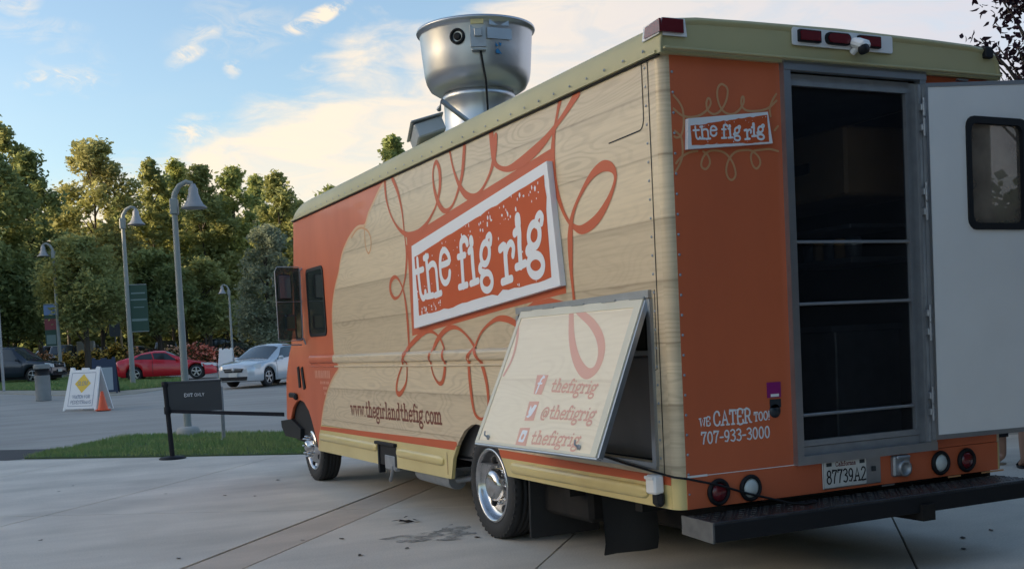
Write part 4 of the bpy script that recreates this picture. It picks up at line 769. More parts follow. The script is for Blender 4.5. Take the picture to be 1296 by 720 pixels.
# ================================================================== GROUND
UA = Vector((.648, .761)); VB = Vector((-.805, .593)); O0 = Vector((-2.25, 2.99))
def par(a, b_): p = O0+UA*a+VB*b_; return p.x, p.y
aE = 8.08                                           # where the pad meets the grass
M_CONC = mat('concrete', (.66, .60, .52), .8, var=.9, vscale=.9, vcol=(.50, .46, .405), bump=.25, bscale=70)
M_CONC2 = mat('brown_concrete', (.57, .475, .39), .8, var=.9, vscale=1.4, vcol=(.46, .39, .32), bump=.12, bscale=70)
def speckle(m, amt, sc):
    t = m.node_tree; bs = t.nodes['Principled BSDF']; src = bs.inputs['Base Color'].links[0].from_socket
    tcn = t.nodes.new('ShaderNodeNewGeometry'); n1 = t.nodes.new('ShaderNodeTexNoise'); n1.inputs['Scale'].default_value = sc; n1.inputs['Detail'].default_value = 3; t.links.new(tcn.outputs['Position'], n1.inputs[0])
    mp = t.nodes.new('ShaderNodeMapping'); mp.inputs['Rotation'].default_value = (0, 0, .62); mp.inputs['Scale'].default_value = (.35, 1.6, 1); t.links.new(tcn.outputs['Position'], mp.inputs[0])
    n2 = t.nodes.new('ShaderNodeTexNoise'); n2.inputs['Scale'].default_value = .8; n2.inputs['Detail'].default_value = 8; n2.inputs['Roughness'].default_value = .6; t.links.new(mp.outputs[0], n2.inputs[0])
    n3 = t.nodes.new('ShaderNodeTexVoronoi'); n3.inputs['Scale'].default_value = 3.1; t.links.new(tcn.outputs['Position'], n3.inputs[0])
    sp = t.nodes.new('ShaderNodeMapRange'); t.links.new(n3.outputs['Distance'], sp.inputs[0]); sp.inputs[1].default_value = .035; sp.inputs[2].default_value = .015; sp.inputs[3].default_value = 0; sp.inputs[4].default_value = .5
    def mm(a, b_, op):
        q = t.nodes.new('ShaderNodeMath'); q.operation = op
        for i, v in enumerate((a, b_)):
            if isinstance(v, (int, float)): q.inputs[i].default_value = v
            else: t.links.new(v, q.inputs[i])
        return q.outputs[0]
    f = mm(mm(mm(n1.outputs[0], amt, 'MULTIPLY'), mm(n2.outputs[0], .75, 'MULTIPLY'), 'ADD'), 1-.5*amt-.37, 'ADD'); f = mm(f, sp.outputs[0], 'SUBTRACT')
    x = t.nodes.new('ShaderNodeVectorMath'); x.operation = 'SCALE'; t.links.new(src, x.inputs[0]); t.links.new(f, x.inputs[3]); t.links.new(x.outputs[0], bs.inputs['Base Color'])
speckle(M_CONC, .6, 75); speckle(M_CONC2, .45, 75)
M_ROAD = mat('road_asphalt', (.37, .345, .31), .85, var=.8, vscale=.35, vcol=(.30, .28, .255), bump=.25, bscale=40, stretch=(1, .4, 1)); speckle(M_ROAD, .3, 45)
M_ROADDK = mat('dark_asphalt', (.055, .055, .058), .9, bump=.3, bscale=60); 
M_SOIL = mat('soil', (.060, .045, .032), .95, var=.6, vscale=3, bump=.4, bscale=20)
M_CURB = mat('kerb_concrete', (.40, .36, .29), .8, var=.5, vscale=3)
def sheet(name, poly, m, lift, kind='structure', step=None, thick=0, parent=None):
    """flat polygon draped on the ground, gridded where the ground bends"""
    bm = bmesh.new(); vs = [bm.verts.new((p[0], p[1], 0)) for p in poly]; bm.faces.new(vs)
    ys = [p[1] for p in poly]; y0, y1 = min(ys), max(ys)
    cuts = [y for y in (7, 7.7, 8.4, 9, 9.7, 10.4, 11, 30, 79) if y0+.05 < y < y1-.05]
    for y in cuts: bmesh.ops.bisect_plane(bm, geom=bm.verts[:]+bm.edges[:]+bm.faces[:], plane_co=(0, y, 0), plane_no=(0, 1, 0))
    bmesh.ops.triangulate(bm, faces=bm.faces)
    if thick:
        r = bmesh.ops.extrude_face_region(bm, geom=bm.faces[:]); 
        for v in [g for g in r['geom'] if isinstance(g, bmesh.types.BMVert)]: v.co.z -= thick
    for v in bm.verts: v.co.z += gz(v.co.y)+lift
    bmesh.ops.recalc_face_normals(bm, faces=bm.faces)
    me = bpy.data.meshes.new(name); bm.to_mesh(me); bm.free(); me.materials.append(m)
    o = bpy.data.objects.new(name, me); COL.objects.link(o); o.parent = parent
    if kind: o['kind'] = kind
    return o
sheet('ground', [(-400, -300), (600, -300), (600, 900), (-400, 900)], M_SOIL, -.06)
sheet('road', [(-60, -6), (-3.3, 13.3), (.9, 10.2), (30, -11.4), (60, 0), (60, 90), (-60, 90)], M_ROAD, -.012)
pad = sheet('concrete_pad', [par(-22, -24), par(aE-.02, -24), par(aE-.02, 3.2), par(3.0, 3.2), par(3.0, 11), par(-22, 11)], mat('joint_dirt', (.035, .032, .03), .95), -.022)
sheet('dark_road_patch', [(-30, 12), (-3.3, 13.66), (-2.9, 13.75), (-2.60, 14.3), (-2.1, 14.95), (-3.4, 15.95), (-30, 17)], M_ROADDK, -.006)
gap = .015
bs_ = [-23.6, -20.5, -17.4, -14.3, -11.2, -8.1, -5.0, -2.6, -.47, 0, 3.08, 6.16, 9.2]
as_ = [-21, -17.6, -14.2, -10.8, -7.4, -4.0, -.75, 2.75, aE]
ss = 0
for bi in range(len(bs_)-1):
    for ai in range(len(as_)-1):
        a0, a1, b0, b1 = as_[ai]+gap/2, as_[ai+1]-gap/2, bs_[bi]+(gap/2 if bs_[bi] else .03), bs_[bi+1]-gap/2
        if bs_[bi] >= 3 and as_[ai] >= 2.7: a1 = aE
        c = O0+UA*(a0+a1)/2+VB*(b0+b1)/2
        vv = c-Vector((CAM.x, CAM.y)); 
        if vv.length > 26 or vv.dot(Vector((CD.x, CD.y))) < -3: continue
        o = sheet('concrete_slab', [par(a0, b0), par(a1, b0), par(a1, b1), par(a0, b1)], M_CONC2 if bs_[bi] == -.47 else M_CONC, 0, None, thick=.05, parent=pad)
# oil stain, wet mark, crack
def blob(name, c, rx, ry, rot, m, lift, seed, lab=None, cat=None, kind=None, parent=None):
    rr_ = random.Random(seed); k = 26; p = []
    for i in range(k):
        a = 2*pi*i/k; r = 1+.35*sin(a*3+seed)+rr_.uniform(-.18, .18); x, y = rx*r*cos(a), ry*r*sin(a)
        p.append((c[0]+x*cos(rot)-y*sin(rot), c[1]+x*sin(rot)+y*cos(rot)))
    q = sheet(name, p, m, lift, kind, parent=parent); return q
M_STAIN = mat('oil_stain', (.24, .225, .205), .7, var=1, vscale=14, vcol=(.44, .42, .38))
t_ = M_STAIN.node_tree; g_ = t_.nodes.new('ShaderNodeNewGeometry'); q_ = t_.nodes.new('ShaderNodeTexNoise'); q_.inputs['Scale'].default_value = 7; q_.inputs['Detail'].default_value = 8; t_.links.new(g_.outputs['Position'], q_.inputs[0])
r_ = t_.nodes.new('ShaderNodeMapRange'); r_.inputs[1].default_value = .42; r_.inputs[2].default_value = .62; r_.inputs[4].default_value = .85; t_.links.new(q_.outputs[0], r_.inputs[0]); t_.links.new(r_.outputs[0], t_.nodes['Principled BSDF'].inputs['Alpha'])
for i, (px, c, rx, ry, ro) in enumerate([(0, (-.22, 3.02), .34, .20, .5), (0, (-.45, 3.12), .22, .12, .2), (0, (-.38, 2.84), .16, .035, -.6), (0, (-.05, 3.35), .12, .03, .9)]): blob('oil_stain', c, rx, ry, ro, M_STAIN, .003+.0008*i, i, parent=pad, kind=None)
# fallen leaves
M_DEADLEAF = mat('dead_leaf', (.035, .022, .016), .8, var=.6, vscale=20)
lf = [(-2.67, 9.0, 'dead leaf on the far left of the pad, lower of two near the grass'), (-2.48, 9.46, 'dead leaf on the pad nearest the left end of the grass'), (-1.64, 7.74, 'dead leaf on the pad straight below the stanchion'),
 (-1.12, 7.04, 'left one of two dead leaves level with the front wheel'), (-.87, 6.71, 'right one of two dead leaves level with the front wheel'), (-2.2, 3.44, 'dead leaf close to the brown concrete strip at the bottom edge'),
 (-3.07, 5.2, 'lone dead leaf low at the far left of the pad'), (-1.21, 3.57, 'dead leaf lying on the brown concrete strip'), (-.93, 3.41, 'dead leaf just right of the brown concrete strip'), (-1.04, 2.62, 'dead leaf at the bottom left of the oil stain'),
 (-.66, 2.65, 'dead leaf at the bottom centre, below the oil stain'), (-.05, 2.72, 'dead leaf between the oil stain and the rear wheel'), (2.58, .36, 'dead leaf beyond the step bumper, upper one of three'), (2.28, .08, 'dead leaf beyond the step bumper, lowest of three'),
 (2.95, .44, 'dead leaf beyond the step bumper, rightmost of three'), (.15, 8.1, 'dead leaf closest to the front wheel'), (-.3, 8.0, 'dead leaf a step left of the front wheel')]
rl = random.Random(4)
def leafmesh(sz, seed):
    r_ = random.Random(seed); mb = MB()
    L1 = [(-1, 0, .1), (-.5, .42, .25), (.1, .5, .12), (.7, .3, .3), (1.1, 0, .15), (.6, -.35, .05), (0, -.5, .2), (-.6, -.38, .3)]
    v = [(x*sz*r_.uniform(.8, 1.1), y*sz*r_.uniform(.8, 1.2), .004+z*sz*.7*r_.uniform(.2, 1)) for x, y, z in L1]+[(0, 0, .004)]
    mb.add(v, [(i, (i+1) % 8, 8) for i in range(8)]); return mb
for i, (x, y, lab) in enumerate(lf):
    o = leafmesh(rl.uniform(.022, .04), i).build('dead_leaf', M_DEADLEAF, loc=(x, y, gz(y)), cat='leaf', group='dead leaves scattered on the concrete', label=lab)
    o.rotation_euler = (0, 0, rl.random()*6)
for k, (x, y) in enumerate([(-.23, 3.84), (-.15, 3.80), (-.31, 3.83), (-.20, 3.90)]):
    o = leafmesh(.07-.012*k, 50+k).build('dead_leaf', M_DEADLEAF, loc=(x, y, .004+.01*k), cat='leaf', group='leaves in the small pile before the rear wheel', label=['largest crumpled leaf in the pile by the rear wheel', 'leaf on the right edge of the pile by the rear wheel', 'leaf on the left edge of the pile by the rear wheel', 'smallest leaf, farthest back in the pile by the rear wheel'][k])
    o.rotation_euler = (.2, .1, k*1.3)

# grass
def grass(name, poly, n, hmin, hmax, wd, m, base_m, seed):
    sheet(name+'_bed', poly, base_m, .012, thick=.05)
    rr_ = random.Random(seed); xs = [p[0] for p in poly]; ys = [p[1] for p in poly]
    def inside(x, y):
        c = False; j = len(poly)-1
        for i in range(len(poly)):
            if (poly[i][1] > y) != (poly[j][1] > y) and x < (poly[j][0]-poly[i][0])*(y-poly[i][1])/(poly[j][1]-poly[i][1])+poly[i][0]: c = not c
            j = i
        return c
    v = []; f = []
    while len(f) < n:
        x, y = rr_.uniform(min(xs), max(xs)), rr_.uniform(min(ys), max(ys))
        if not inside(x, y): continue
        pn = noise.noise((x*1.3, y*1.3, seed)); h = rr_.uniform(hmin, hmax)*(1+.45*pn); a = rr_.random()*pi; z = gz(y)+.008; k = len(v)
        dx, dy = cos(a)*wd/2, sin(a)*wd/2; lx, ly = rr_.uniform(-.4, .4)*h, rr_.uniform(-.4, .4)*h
        v += [(x-dx, y-dy, z), (x+dx, y+dy, z), (x+lx, y+ly, z+h)]; f.append((k, k+1, k+2))
    mb = MB(); mb.v = v; mb.f = f; mb.sm = [False]*len(f); mb.build(name, m, kind='stuff', recalc=False)
M_GRASS = mat('grass_blades', (.12, .25, .07), .7, var=.9, vscale=1.1, vcol=(.24, .30, .10), island=.6); M_GRBED = mat('grass_bed', (.06, .10, .035), .95, var=.5, vscale=6)
grass('grass', [(-2.85, 13.74), (-2.45, 14.7), (-2.05, 15.0), (-1.63, 15.67), (-1.08, 16.45), (-.8, 16.45), (.29, 15.7), (1.78, 14.4), (4.5, 12.2), (8, 9.3), (6.4, 6.7), (.78, 10.80)], 52000, .035, .075, .012, M_GRASS, M_GRBED, 3)
grass('grass', [(-7, 49.5), (-2.49, 44.7), (-.13, 40.4), (1.02, 36.9), (3.01, 38.2), (4.3, 41), (5.0, 45.5), (4.6, 48.5), (.11, 57.5), (-2.5, 60), (-7, 62)], 42000, .08, .16, .045, M_GRASS, M_GRBED, 5)
sheet('kerb', [(-8, 47), (-2.9, 42.4), (-.9, 36.6), (.6, 33.9), (1.4, 34.2), (2.8, 36.6), (3.1, 38.0), (3.0, 38.1), (1.05, 36.5), (-.18, 40.2), (-2.55, 44.5), (-7.2, 49.4)], M_CURB, .01, thick=.06)
sheet('planting_bed', [(-9, 63.5), (5.3, 61.5), (12, 56.5), (13.5, 58.5), (8, 70), (-9, 74)], M_SOIL, .04, thick=.1)
sheet('kerb', [(-9, 62.9), (5.25, 60.9), (12.3, 55.6), (12.6, 56.1), (5.35, 61.5), (-9, 63.5)], M_CURB, .10, thick=.16)

# ================================================================== STREET FURNITURE
M_POLE = mat('grey_green_paint', (.27, .29, .28), .5, var=.4, vscale=3, vcol=(.20, .215, .21))
M_BELL = mat('bell_shade', (.34, .34, .35), .5, metal=.1, var=.3, vscale=4)
def street_lamp(P, H, k, side_, label, banner=None, base=True):
    rz = atan2(CR.y, CR.x)+(pi if side_ < 0 else 0)+.1
    e = empty('street_lamp', P, label, 'street lamp', 'bell lamps round the parking lot', rz)
    MB().tube([(0, 0, 0), (0, 0, H*.5), (0, 0, H)], [.084*k, .072*k, .058*k], 12).build('pole', M_POLE, e)
    if base: MB().lathe([(.25*k, -.02), (.25*k, .10*k), (.22*k, .17*k), (.11*k, .2*k), (0, .2*k)], (0, 0, 0), 'Z', 24).build('pole_base', mat('lamp_base', (.40, .39, .37), .8, var=.3), e)
    MB().box((0, 0, H-.02), (.17*k, .17*k, .34*k), bev=.02*k).tube([(0, 0, H+.1*k), (.03*k, 0, H+.26*k), (.13*k, 0, H+.42*k), (.28*k, 0, H+.50*k), (.41*k, 0, H+.46*k)], [.065*k, .062*k, .055*k, .05*k, .045*k], 10).build('arm', M_POLE, e)
    MB().lathe([(.0, .52), (.05, .52), (.075, .45), (.10, .42), (.105, .30), (.125, .26), (.15, .17), (.20, .08), (.27, .02), (.275, .0), (.25, .01), (.0, .06)][::1] and [(r*k, (h-.05)*k) for r, h in [(.0, .52), (.05, .52), (.075, .45), (.10, .42), (.105, .30), (.125, .26), (.15, .17), (.20, .08), (.27, .02), (.275, .0), (.25, .01), (.0, .06)]], (.42*k, 0, H-.02*k), 'Z', 24).build('bell_shade', M_BELL, e)
    if banner:
        for (dz, w_, h_, m_b, sgn, cols) in banner:
            MB().tube([(0, 0, dz+h_/2), (sgn*w_*1.1, 0, dz+h_/2)], .02, 6).tube([(0, 0, dz-h_/2), (sgn*w_*1.1, 0, dz-h_/2)], .02, 6).build('banner_rod', M_POLE, e)
            bn = MB().box((sgn*(w_/2+.08), 0, dz), (w_, .012, h_)).build('banner', m_b, e)
            for (z_, hh, mm_, wf_) in cols: MB().box((sgn*(w_/2+.08), -.009, dz+z_*h_), (w_*wf_, .004, hh*h_)).box((sgn*(w_/2+.08), .009, dz+z_*h_), (w_*wf_, .004, hh*h_)).build('banner_print', mm_, bn)
    return e
MBL = mat('banner_blue', (.16, .24, .42), .7); MRD = mat('banner_red', (.22, .05, .06), .7); MGN = mat('banner_green', (.03, .07, .05), .7); MPL = mat('banner_pale', (.16, .22, .21), .7)
P = at(238.5, 20.35); street_lamp(P, 4.16, .84, 1, 'nearest and tallest grey bell lamp standing on the near grass')
P = at(168.5, 45.5); street_lamp(P, 6.55, 1.28, 1, 'second bell lamp with a dark green banner, in front of the red coupe', [(3.1, .70, 1.9, MGN, 1, [(.32, .03, MPL, .8), (.18, .03, MPL, .9), (.02, .02, MPL, .6), (-.25, .05, MPL, .9)])], False)
P = at(78, 56); street_lamp(P, 6.25, 1.12, -1, 'bell lamp with a blue and red banner behind the dark utility vehicle', [(2.75, .56, 2.1, MGN, 1, [(.36, .24, MBL, 1.), (.02, .26, MRD, 1.), (-.34, .22, MPL, .8)])], False)
P = at(296, 52); street_lamp(P, 3.85, .72, -1, 'farthest bell lamp, small, above the white sandwich board beside the silver sedan', None, False)
# thin poles
M_GALV = M_STEEL
o = MB().bar((0, 0, 0), (0, 0, .92), .055, .055, up=(1, 0, 0)).lathe([(.0, .03), (.06, .03), (.07, 0)], (0, 0, 0), 'Z', 8).build('grass_post', M_GALV, loc=at(283.5, 19.1), label='short square galvanised post in the near grass', cat='post')
P = at(352, 60); MB().tube([(0, 0, 0), (0, 0, 7.0)], .06, 8).build('utility_pole', M_GALV, loc=P, label='thin grey pole just left of the truck mirror', cat='pole')
e = empty('road_sign', at(149, 66), 'back of a tall grey road sign above the yellow flowers', 'sign', None, atan2(CR.y, CR.x))
MB().bar((0, 0, 0), (0, 0, 3.2), .09, .05, up=(1, 0, 0)).build('sign_post', M_GALV, e); MB().poly(rrect(-.32, 2.1, .32, 3.5, .12), lambda u, v, w: Vector((u, -.05+w, v)), .02).build('sign_plate', mat('sign_back', (.12, .14, .17), .5, metal=.4), e)
MB().tube([(0, 0, 0), (.02, 0, 1.6), (0, 0, 2.5)], .09, 7).build('tree_stake', mat('stake_wood', (.42, .30, .16), .8), loc=at(155.5, 68), label='pale wooden stake beside the back of the road sign', cat='stake')
MB().tube([(0, 0, 0), (0, 0, 3.6)], .06, 7).build('tree_stake', M_GALV, loc=at(5, 44), label='thin grey pole at the far left edge of the grass', cat='stake')
# bollard
e = empty('bollard', at(55.5, 35.6), 'round grey concrete bollard with a dark band, left of the sandwich board', 'bollard')
MB().lathe([(.245, 0), (.235, .02), (.232, .80)], (0, 0, 0), 'Z', 28).build('shaft', mat('bollard_concrete', (.24, .245, .24), .8, var=.4), e)
MB().lathe([(.232, .80), (.215, .81), (.215, 1.0), (.24, 1.01)], (0, 0, 0), 'Z', 28).build('dark_band', M_BLACK, e); MB().lathe([(.245, 1.01), (.25, 1.03), (.25, 1.12), (.22, 1.155), (0, 1.165)], (0, 0, 0), 'Z', 28).build('cap', MATS['bollard_concrete'], e)

def sandwich(P, rz, m, label, w_=.64, h_=1.18, spread=.56, name='sandwich_board', handles=True):
    e = empty(name, P, label, 'sandwich board', None, rz)
    for sg, fn in ((-1, 'front_leaf'), (1, 'back_leaf')):
        def lp(u, v, w, sg=sg): k = v/h_; return Vector((u, sg*(spread/2*(1-k)+.02)+sg*w, v))
        out = [(-w_/2-.03, 0), (-w_/2+.02, 0), (-w_/2+.04, .05), (w_/2-.04, .05), (w_/2-.02, 0), (w_/2+.03, 0), (w_/2-.03, h_), (w_/2-.13, h_), (w_/2-.15, h_-.07), (.10, h_-.07), (.10, h_-.02), (-.10, h_-.02), (-.10, h_-.07), (-w_/2+.15, h_-.07), (-w_/2+.13, h_), (-w_/2+.03, h_)]
        MB().poly(out, lp, .035).build(fn, m, e)
    return e
face = atan2(CR.y, CR.x)
M_SBW = mat('white_board_plastic', (.72, .74, .76), .4)
e = sandwich(at(112, 29.6), face-.30, M_SBW, 'white sandwich board with a yellow diamond reading slow', .98, 1.13, .70)
k_ = .70/2+.02
def sbp(off): return lambda u, v, w: Vector((u, -(.35*(1-v/1.13)+.02)-off-w, v))
bd_ = mat('board_blue_line', (.16, .20, .30), .5); yl = mat('sign_yellow', (.75, .50, .04), .5)
mb = MB(); 
for a_, b_ in (((-.38, .12), (.38, .12)), ((.38, .12), (.37, .98)), ((.37, .98), (-.37, .98)), ((-.37, .98), (-.38, .12))): mb.ribbon([a_, b_], .012, sbp(.003), 0, False)
mb.build('border_line', bd_, e); MB().poly([(0, .46), (.25, .70), (0, .95), (-.25, .70)], sbp(.004)).build('yellow_diamond', yl, e)
mb = MB(); text(mb, 'SLOW', (-.16, .65), (.16, .65), .11, sbp(.006), .015); text(mb, 'WATCH FOR', (-.27, .32), (.28, .32), .085, sbp(.004), .011); text(mb, 'PEDESTRIANS', (-.31, .18), (.33, .18), .085, sbp(.004), .011)
mb.build('board_lettering', bd_, e)
M_NAVY = mat('navy_board', (.018, .028, .06), .5)
e = sandwich(at(134, 38.8), face+.25, M_NAVY, 'dark navy sandwich board behind the white one', .82, 1.25, .85); MB().poly([(-.30, .12), (.30, .12), (.28, .90), (-.28, .90)], lambda u, v, w: Vector((u, -(.425*(1-v/1.25)+.024)-w, v))).build('poster', mat('poster_grey', (.30, .33, .35), .6), e)
e = sandwich(at(288, 50), face-.12, M_SBW, 'white sandwich board on the bed left of the silver sedan', .66, 1.3, .6)
# cones
M_CONE = mat('cone_orange', (.75, .10, .03), .5)
def cone(P, label):
    e = empty('traffic_cone', P, label, 'traffic cone'); MB().box((0, 0, .015), (.36, .36, .03), bev=.01).build('cone_base', M_CONE, e); MB().lathe([(.135, .03), (.03, .50), (.02, .505), (0, .505)], (0, 0, 0), 'Z', 20).build('cone_body', M_CONE, e)
cone(at(130.5, 29.0), 'orange traffic cone leaning in the open side of the white board')

# stanchion with the sign panel and belt
P = at(218.5, 16.45); Q = at(362, 14.3); Q = Vector((-.02, 8.62, .95))
e = empty('belt_stanchion', P, 'black belt stanchion carrying a dark sign panel', 'stanchion', None, face)
lean = .045
MB().tube([(0, 0, .02), (-.02, 0, .5), (-lean, 0, 1.10)], .036, 16).build('post', M_BLACK, e); MB().lathe([(.195, 0), (.195, .012), (.17, .03), (.06, .045), (0, .045)], (0, 0, 0), 'Z', 32).build('base', M_BLACK, e)
MB().lathe([(.045, 1.06), (.05, 1.08), (.05, 1.13), (.04, 1.14), (0, 1.14)], (-lean, 0, 0), 'Z', 20).build('belt_head', M_BLACK, e); MB().lathe([(.045, .66), (.05, .67), (.05, .76), (.045, .77)], (-.03, 0, 0), 'Z', 20).build('belt_head', M_BLACK, e)
sg = MB().box((.375, 0, .905), (.80, .02, .445), bev=.004).box((.375, 0, 1.12), (.83, .035, .03), bev=.006).build('sign_panel', mat('panel_black', (.022, .026, .033), .5), e)
mb = MB(); text(mb, 'EXIT ONLY', (.23, .905), (.53, .905), .045, lambda u, v, w: Vector((u, -.0125-w, v)), .0055); mb.build('panel_lettering', M_SIGNWHITE, sg)
A = Vector((0, 0, .70)); Ml = Matrix.Rotation(-face, 3, 'Z'); Bq = Ml @ (Q-P); Bq.z = .70
MB().bar(A, (Bq.x, Bq.y, Q.z-P.z-.42+.22), .006, .05).build('belt', mat('belt_webbing', (.012, .014, .02), .95, spec=.1), e)

# power cable from the hatch to the bumper
MB().tube([(Vector((p[0], p[1], p[2]))) for p in [(.05, 1.1, .80), (-.03, .82, .78), (-.035, .5, .748), (-.035, .16, .722), (-.02, -.0, .706), (.04, -.035, .695), (.25, -.045, .640), (.42, -.05, .580), (.60, -.06, .528), (.735, -.07, .488), (.80, -.12, .482), (.9, -.1, .482)]], .007, 6).build('power_cable', M_BLACK, label='thin black power cable slung from the hatch across to the bumper', cat='cable')
# ================================================================== VEGETATION
def leafmat(name, a, b_, vs=.35, isl=.45, rough=.7):
    m = mat(name, a, rough, var=1.0, vscale=vs, vcol=b_, island=isl, spec=.2)
    t = m.node_tree; bs = t.nodes['Principled BSDF']; src = bs.inputs['Base Color'].links[0].from_socket; out = [n for n in t.nodes if n.type == 'OUTPUT_MATERIAL'][0]
    tr = t.nodes.new('ShaderNodeBsdfTranslucent'); t.links.new(src, tr.inputs[0]); mx_ = t.nodes.new('ShaderNodeMixShader'); mx_.inputs[0].default_value = .45
    t.links.new(bs.outputs[0], mx_.inputs[1]); t.links.new(tr.outputs[0], mx_.inputs[2]); t.links.new(mx_.outputs[0], out.inputs[0]); return m
L_DK = leafmat('dark_green_leaves', (.19, .25, .12), (.30, .33, .12)); L_YG = leafmat('yellow_green_leaves', (.58, .54, .16), (.30, .36, .14), .3, .35)
L_OR = leafmat('orange_green_leaves', (.44, .44, .15), (.34, .33, .15), .28, .3); L_OL = leafmat('grey_olive_leaves', (.34, .38, .27), (.24, .27, .18), .6, .5)
L_MD = leafmat('mid_green_leaves', (.23, .29, .13), (.40, .40, .15), .4, .5); L_PU = leafmat('purple_leaves', (.022, .012, .018), (.035, .016, .025), 1.5, .6, .4)
M_BARK = mat('bark', (.075, .062, .05), .9, var=.6, vscale=6, bump=.5, bscale=18, stretch=(1, 1, .3))
M_BARKG = mat('pale_bark', (.16, .15, .13), .9, var=.5, vscale=6)
def leaves(clumps, n, size, rg_, asp=.6):
    v = []; f = []; tot = sum(c[3]**2 for c in clumps)
    for cx_, cy_, cz_, cr in clumps:
        for _ in range(int(n*cr*cr/tot)+1):
            a = rg_.random()*6.2832; zz = rg_.uniform(-1, 1); rr_ = cr*(rg_.random()**.5*(1.0 if rg_.random() < .75 else 1.45)); q = sqrt(1-zz*zz)
            x, y, z = cx_+rr_*q*cos(a), cy_+rr_*q*sin(a), cz_+rr_*zz*.85
            s = size*rg_.uniform(.6, 1.4); d1 = rg_.random()*6.2832; el = rg_.uniform(-.9, .9); d2 = rg_.random()*6.2832
            ux, uy, uz = cos(d1)*cos(el)*s, sin(d1)*cos(el)*s, sin(el)*s
            wx, wy, wz = cos(d2)*s*asp, sin(d2)*s*asp, rg_.uniform(-.7, .7)*s*asp
            k = len(v); v += [(x-ux, y-uy, z-uz), (x+wx, y+wy, z+wz), (x+ux, y+uy, z+uz), (x-wx, y-wy, z-wz)]; f.append((k, k+1, k+2, k+3))
    mb = MB(); mb.v = v; mb.f = f; mb.sm = [False]*len(f); return mb
def tree(name, P, H, R, lo_, m, label, n=9000, size=.16, seed=1, tip=.8, bark=None, group='trees round the parking lot', nc=60, tr=.16, lean=0, cat='tree', gaps=0.):
    rg_ = random.Random(seed); e = empty(name, P, label, cat, group)
    bark = bark or M_BARK
    tb = MB(); tb.tube([(0, 0, -.1), (lean*.2, 0, H*.2), (lean*.5, .05*R, H*.5), (lean, 0, H*.92)], [tr, tr*.75, tr*.5, tr*.1], 8)
    cl_ = []
    for i in range(nc):
        t = (i+rg_.random())/nc; z = lo_+(H-lo_)*t
        rad = R*(min(1, (t+.12)/.35)**.6)*max(.05, (1-t**1.8))**tip if t < 1 else .1
        a = rg_.random()*6.2832; r = rad*rg_.random()**.5*.95
        cr = max((.15+.33*rg_.random()**1.7)*R*(1-.45*t), .38)
        c = (lean*t+r*cos(a), r*sin(a), min(z, H-cr*.7), cr)
        if rg_.random() < gaps: continue
        cl_.append(c)
        if i % 4 == 0: tb.tube([(lean*t*.8, 0, max(.8, z-R*.5)), (c[0]*.5, c[1]*.5, z-R*.2), (c[0], c[1], c[2])], [tr*.35, tr*.22, tr*.06], 5, caps=False)
    for k in range(5):
        cl_.append((lean+rg_.uniform(-.12, .12)*R, rg_.uniform(-.12, .12)*R, H-R*.12*k-.05*R, .11*R+.03*R*k))
    tb.build('trunk', bark, e); leaves(cl_, n, size, rg_).build('crown', m, e, recalc=False)
    return e
def tpx(name, px, top_y, hw, D, lo_y, m, label, **k):
    """a tree whose crown centre, top and width are read off the photograph at distance D"""
    P = at(px, D); hz = 456+(210-px)*.0476; s = FPX/D; H = (hz-top_y)/s+CAM.z-P.z; lo_ = (hz-lo_y)/s+CAM.z-P.z
    k['n'] = int(k.get('n', 9000)*1.4)
    return tree(name, P, H, hw/s*(1.45 if hw < 40 else 1.05), max(lo_, .3), m, label, **k)
tpx('shade_tree', -8, 146, 72, 60, 400, L_DK, 'tall dark green tree at the left edge of the picture', n=15000, size=.15, seed=2, nc=90, tip=.7)
tpx('shade_tree', 22, 160, 34, 67, 400, L_MD, 'tall leafy tree between the left edge tree and the narrower dark one', n=10000, size=.15, seed=41, nc=70, tip=.6)
tpx('shade_tree', 54, 196, 39, 66, 400, L_DK, 'narrower dark tree just right of the tall left edge tree', n=9000, size=.15, seed=3, nc=60)
tpx('autumn_tree', 133, 181, 62, 74, 400, L_OR, 'broad tree turning yellow and orange with a rounded top', n=16000, size=.17, seed=4, nc=90, tip=.5)
tpx('autumn_tree', 205, 204, 32, 78, 400, L_MD, 'slim green tree between the broad orange tree and the tall bell lamp', n=7000, size=.17, seed=5)
tpx('autumn_tree', 238, 206, 32, 80, 400, L_YG, 'slim yellow topped tree rising behind the tall bell lamp', n=7000, size=.17, seed=6)
tpx('autumn_tree', 268, 212, 34, 76, 410, L_MD, 'green tree directly right of the tall lamp head', n=8000, size=.17, seed=7)
tpx('autumn_tree', 306, 214, 34, 78, 410, L_YG, 'pointed yellow tree in the middle of the right hand group', n=8000, size=.17, seed=8)
tpx('autumn_tree', 336, 225, 30, 82, 410, L_YG, 'pale yellow tree standing close behind the pointed one', n=6000, size=.17, seed=19)
tpx('autumn_tree', 364, 222, 38, 72, 430, L_MD, 'green and yellow tree next to the front corner of the truck', n=10000, size=.16, seed=9)
tpx('street_tree', 113, 300, 60, 57.5, 408, L_MD, 'low spreading street tree with a dark trunk behind the sandwich boards', n=14000, size=.11, seed=10, nc=80, tip=.4, tr=.20)
tpx('street_tree', 14, 312, 50, 61, 428, L_DK, 'dense low dark tree overhanging the dark utility vehicle', n=13000, size=.12, seed=11, nc=80, tip=.4)
tpx('street_tree', 205, 318, 48, 62, 415, L_DK, 'low dark tree behind the red coupe', n=10000, size=.13, seed=12, nc=70, tip=.4)
tpx('street_tree', 262, 330, 40, 64, 412, L_MD, 'low green tree behind the silver sedan and its lamp', n=9000, size=.13, seed=13, nc=60, tip=.4)
tpx('olive_tree', 345, 288, 44, 57, 432, L_OL, 'grey leaved olive-like tree between the sedan and the truck', n=12000, size=.09, seed=14, nc=80, tip=.5)
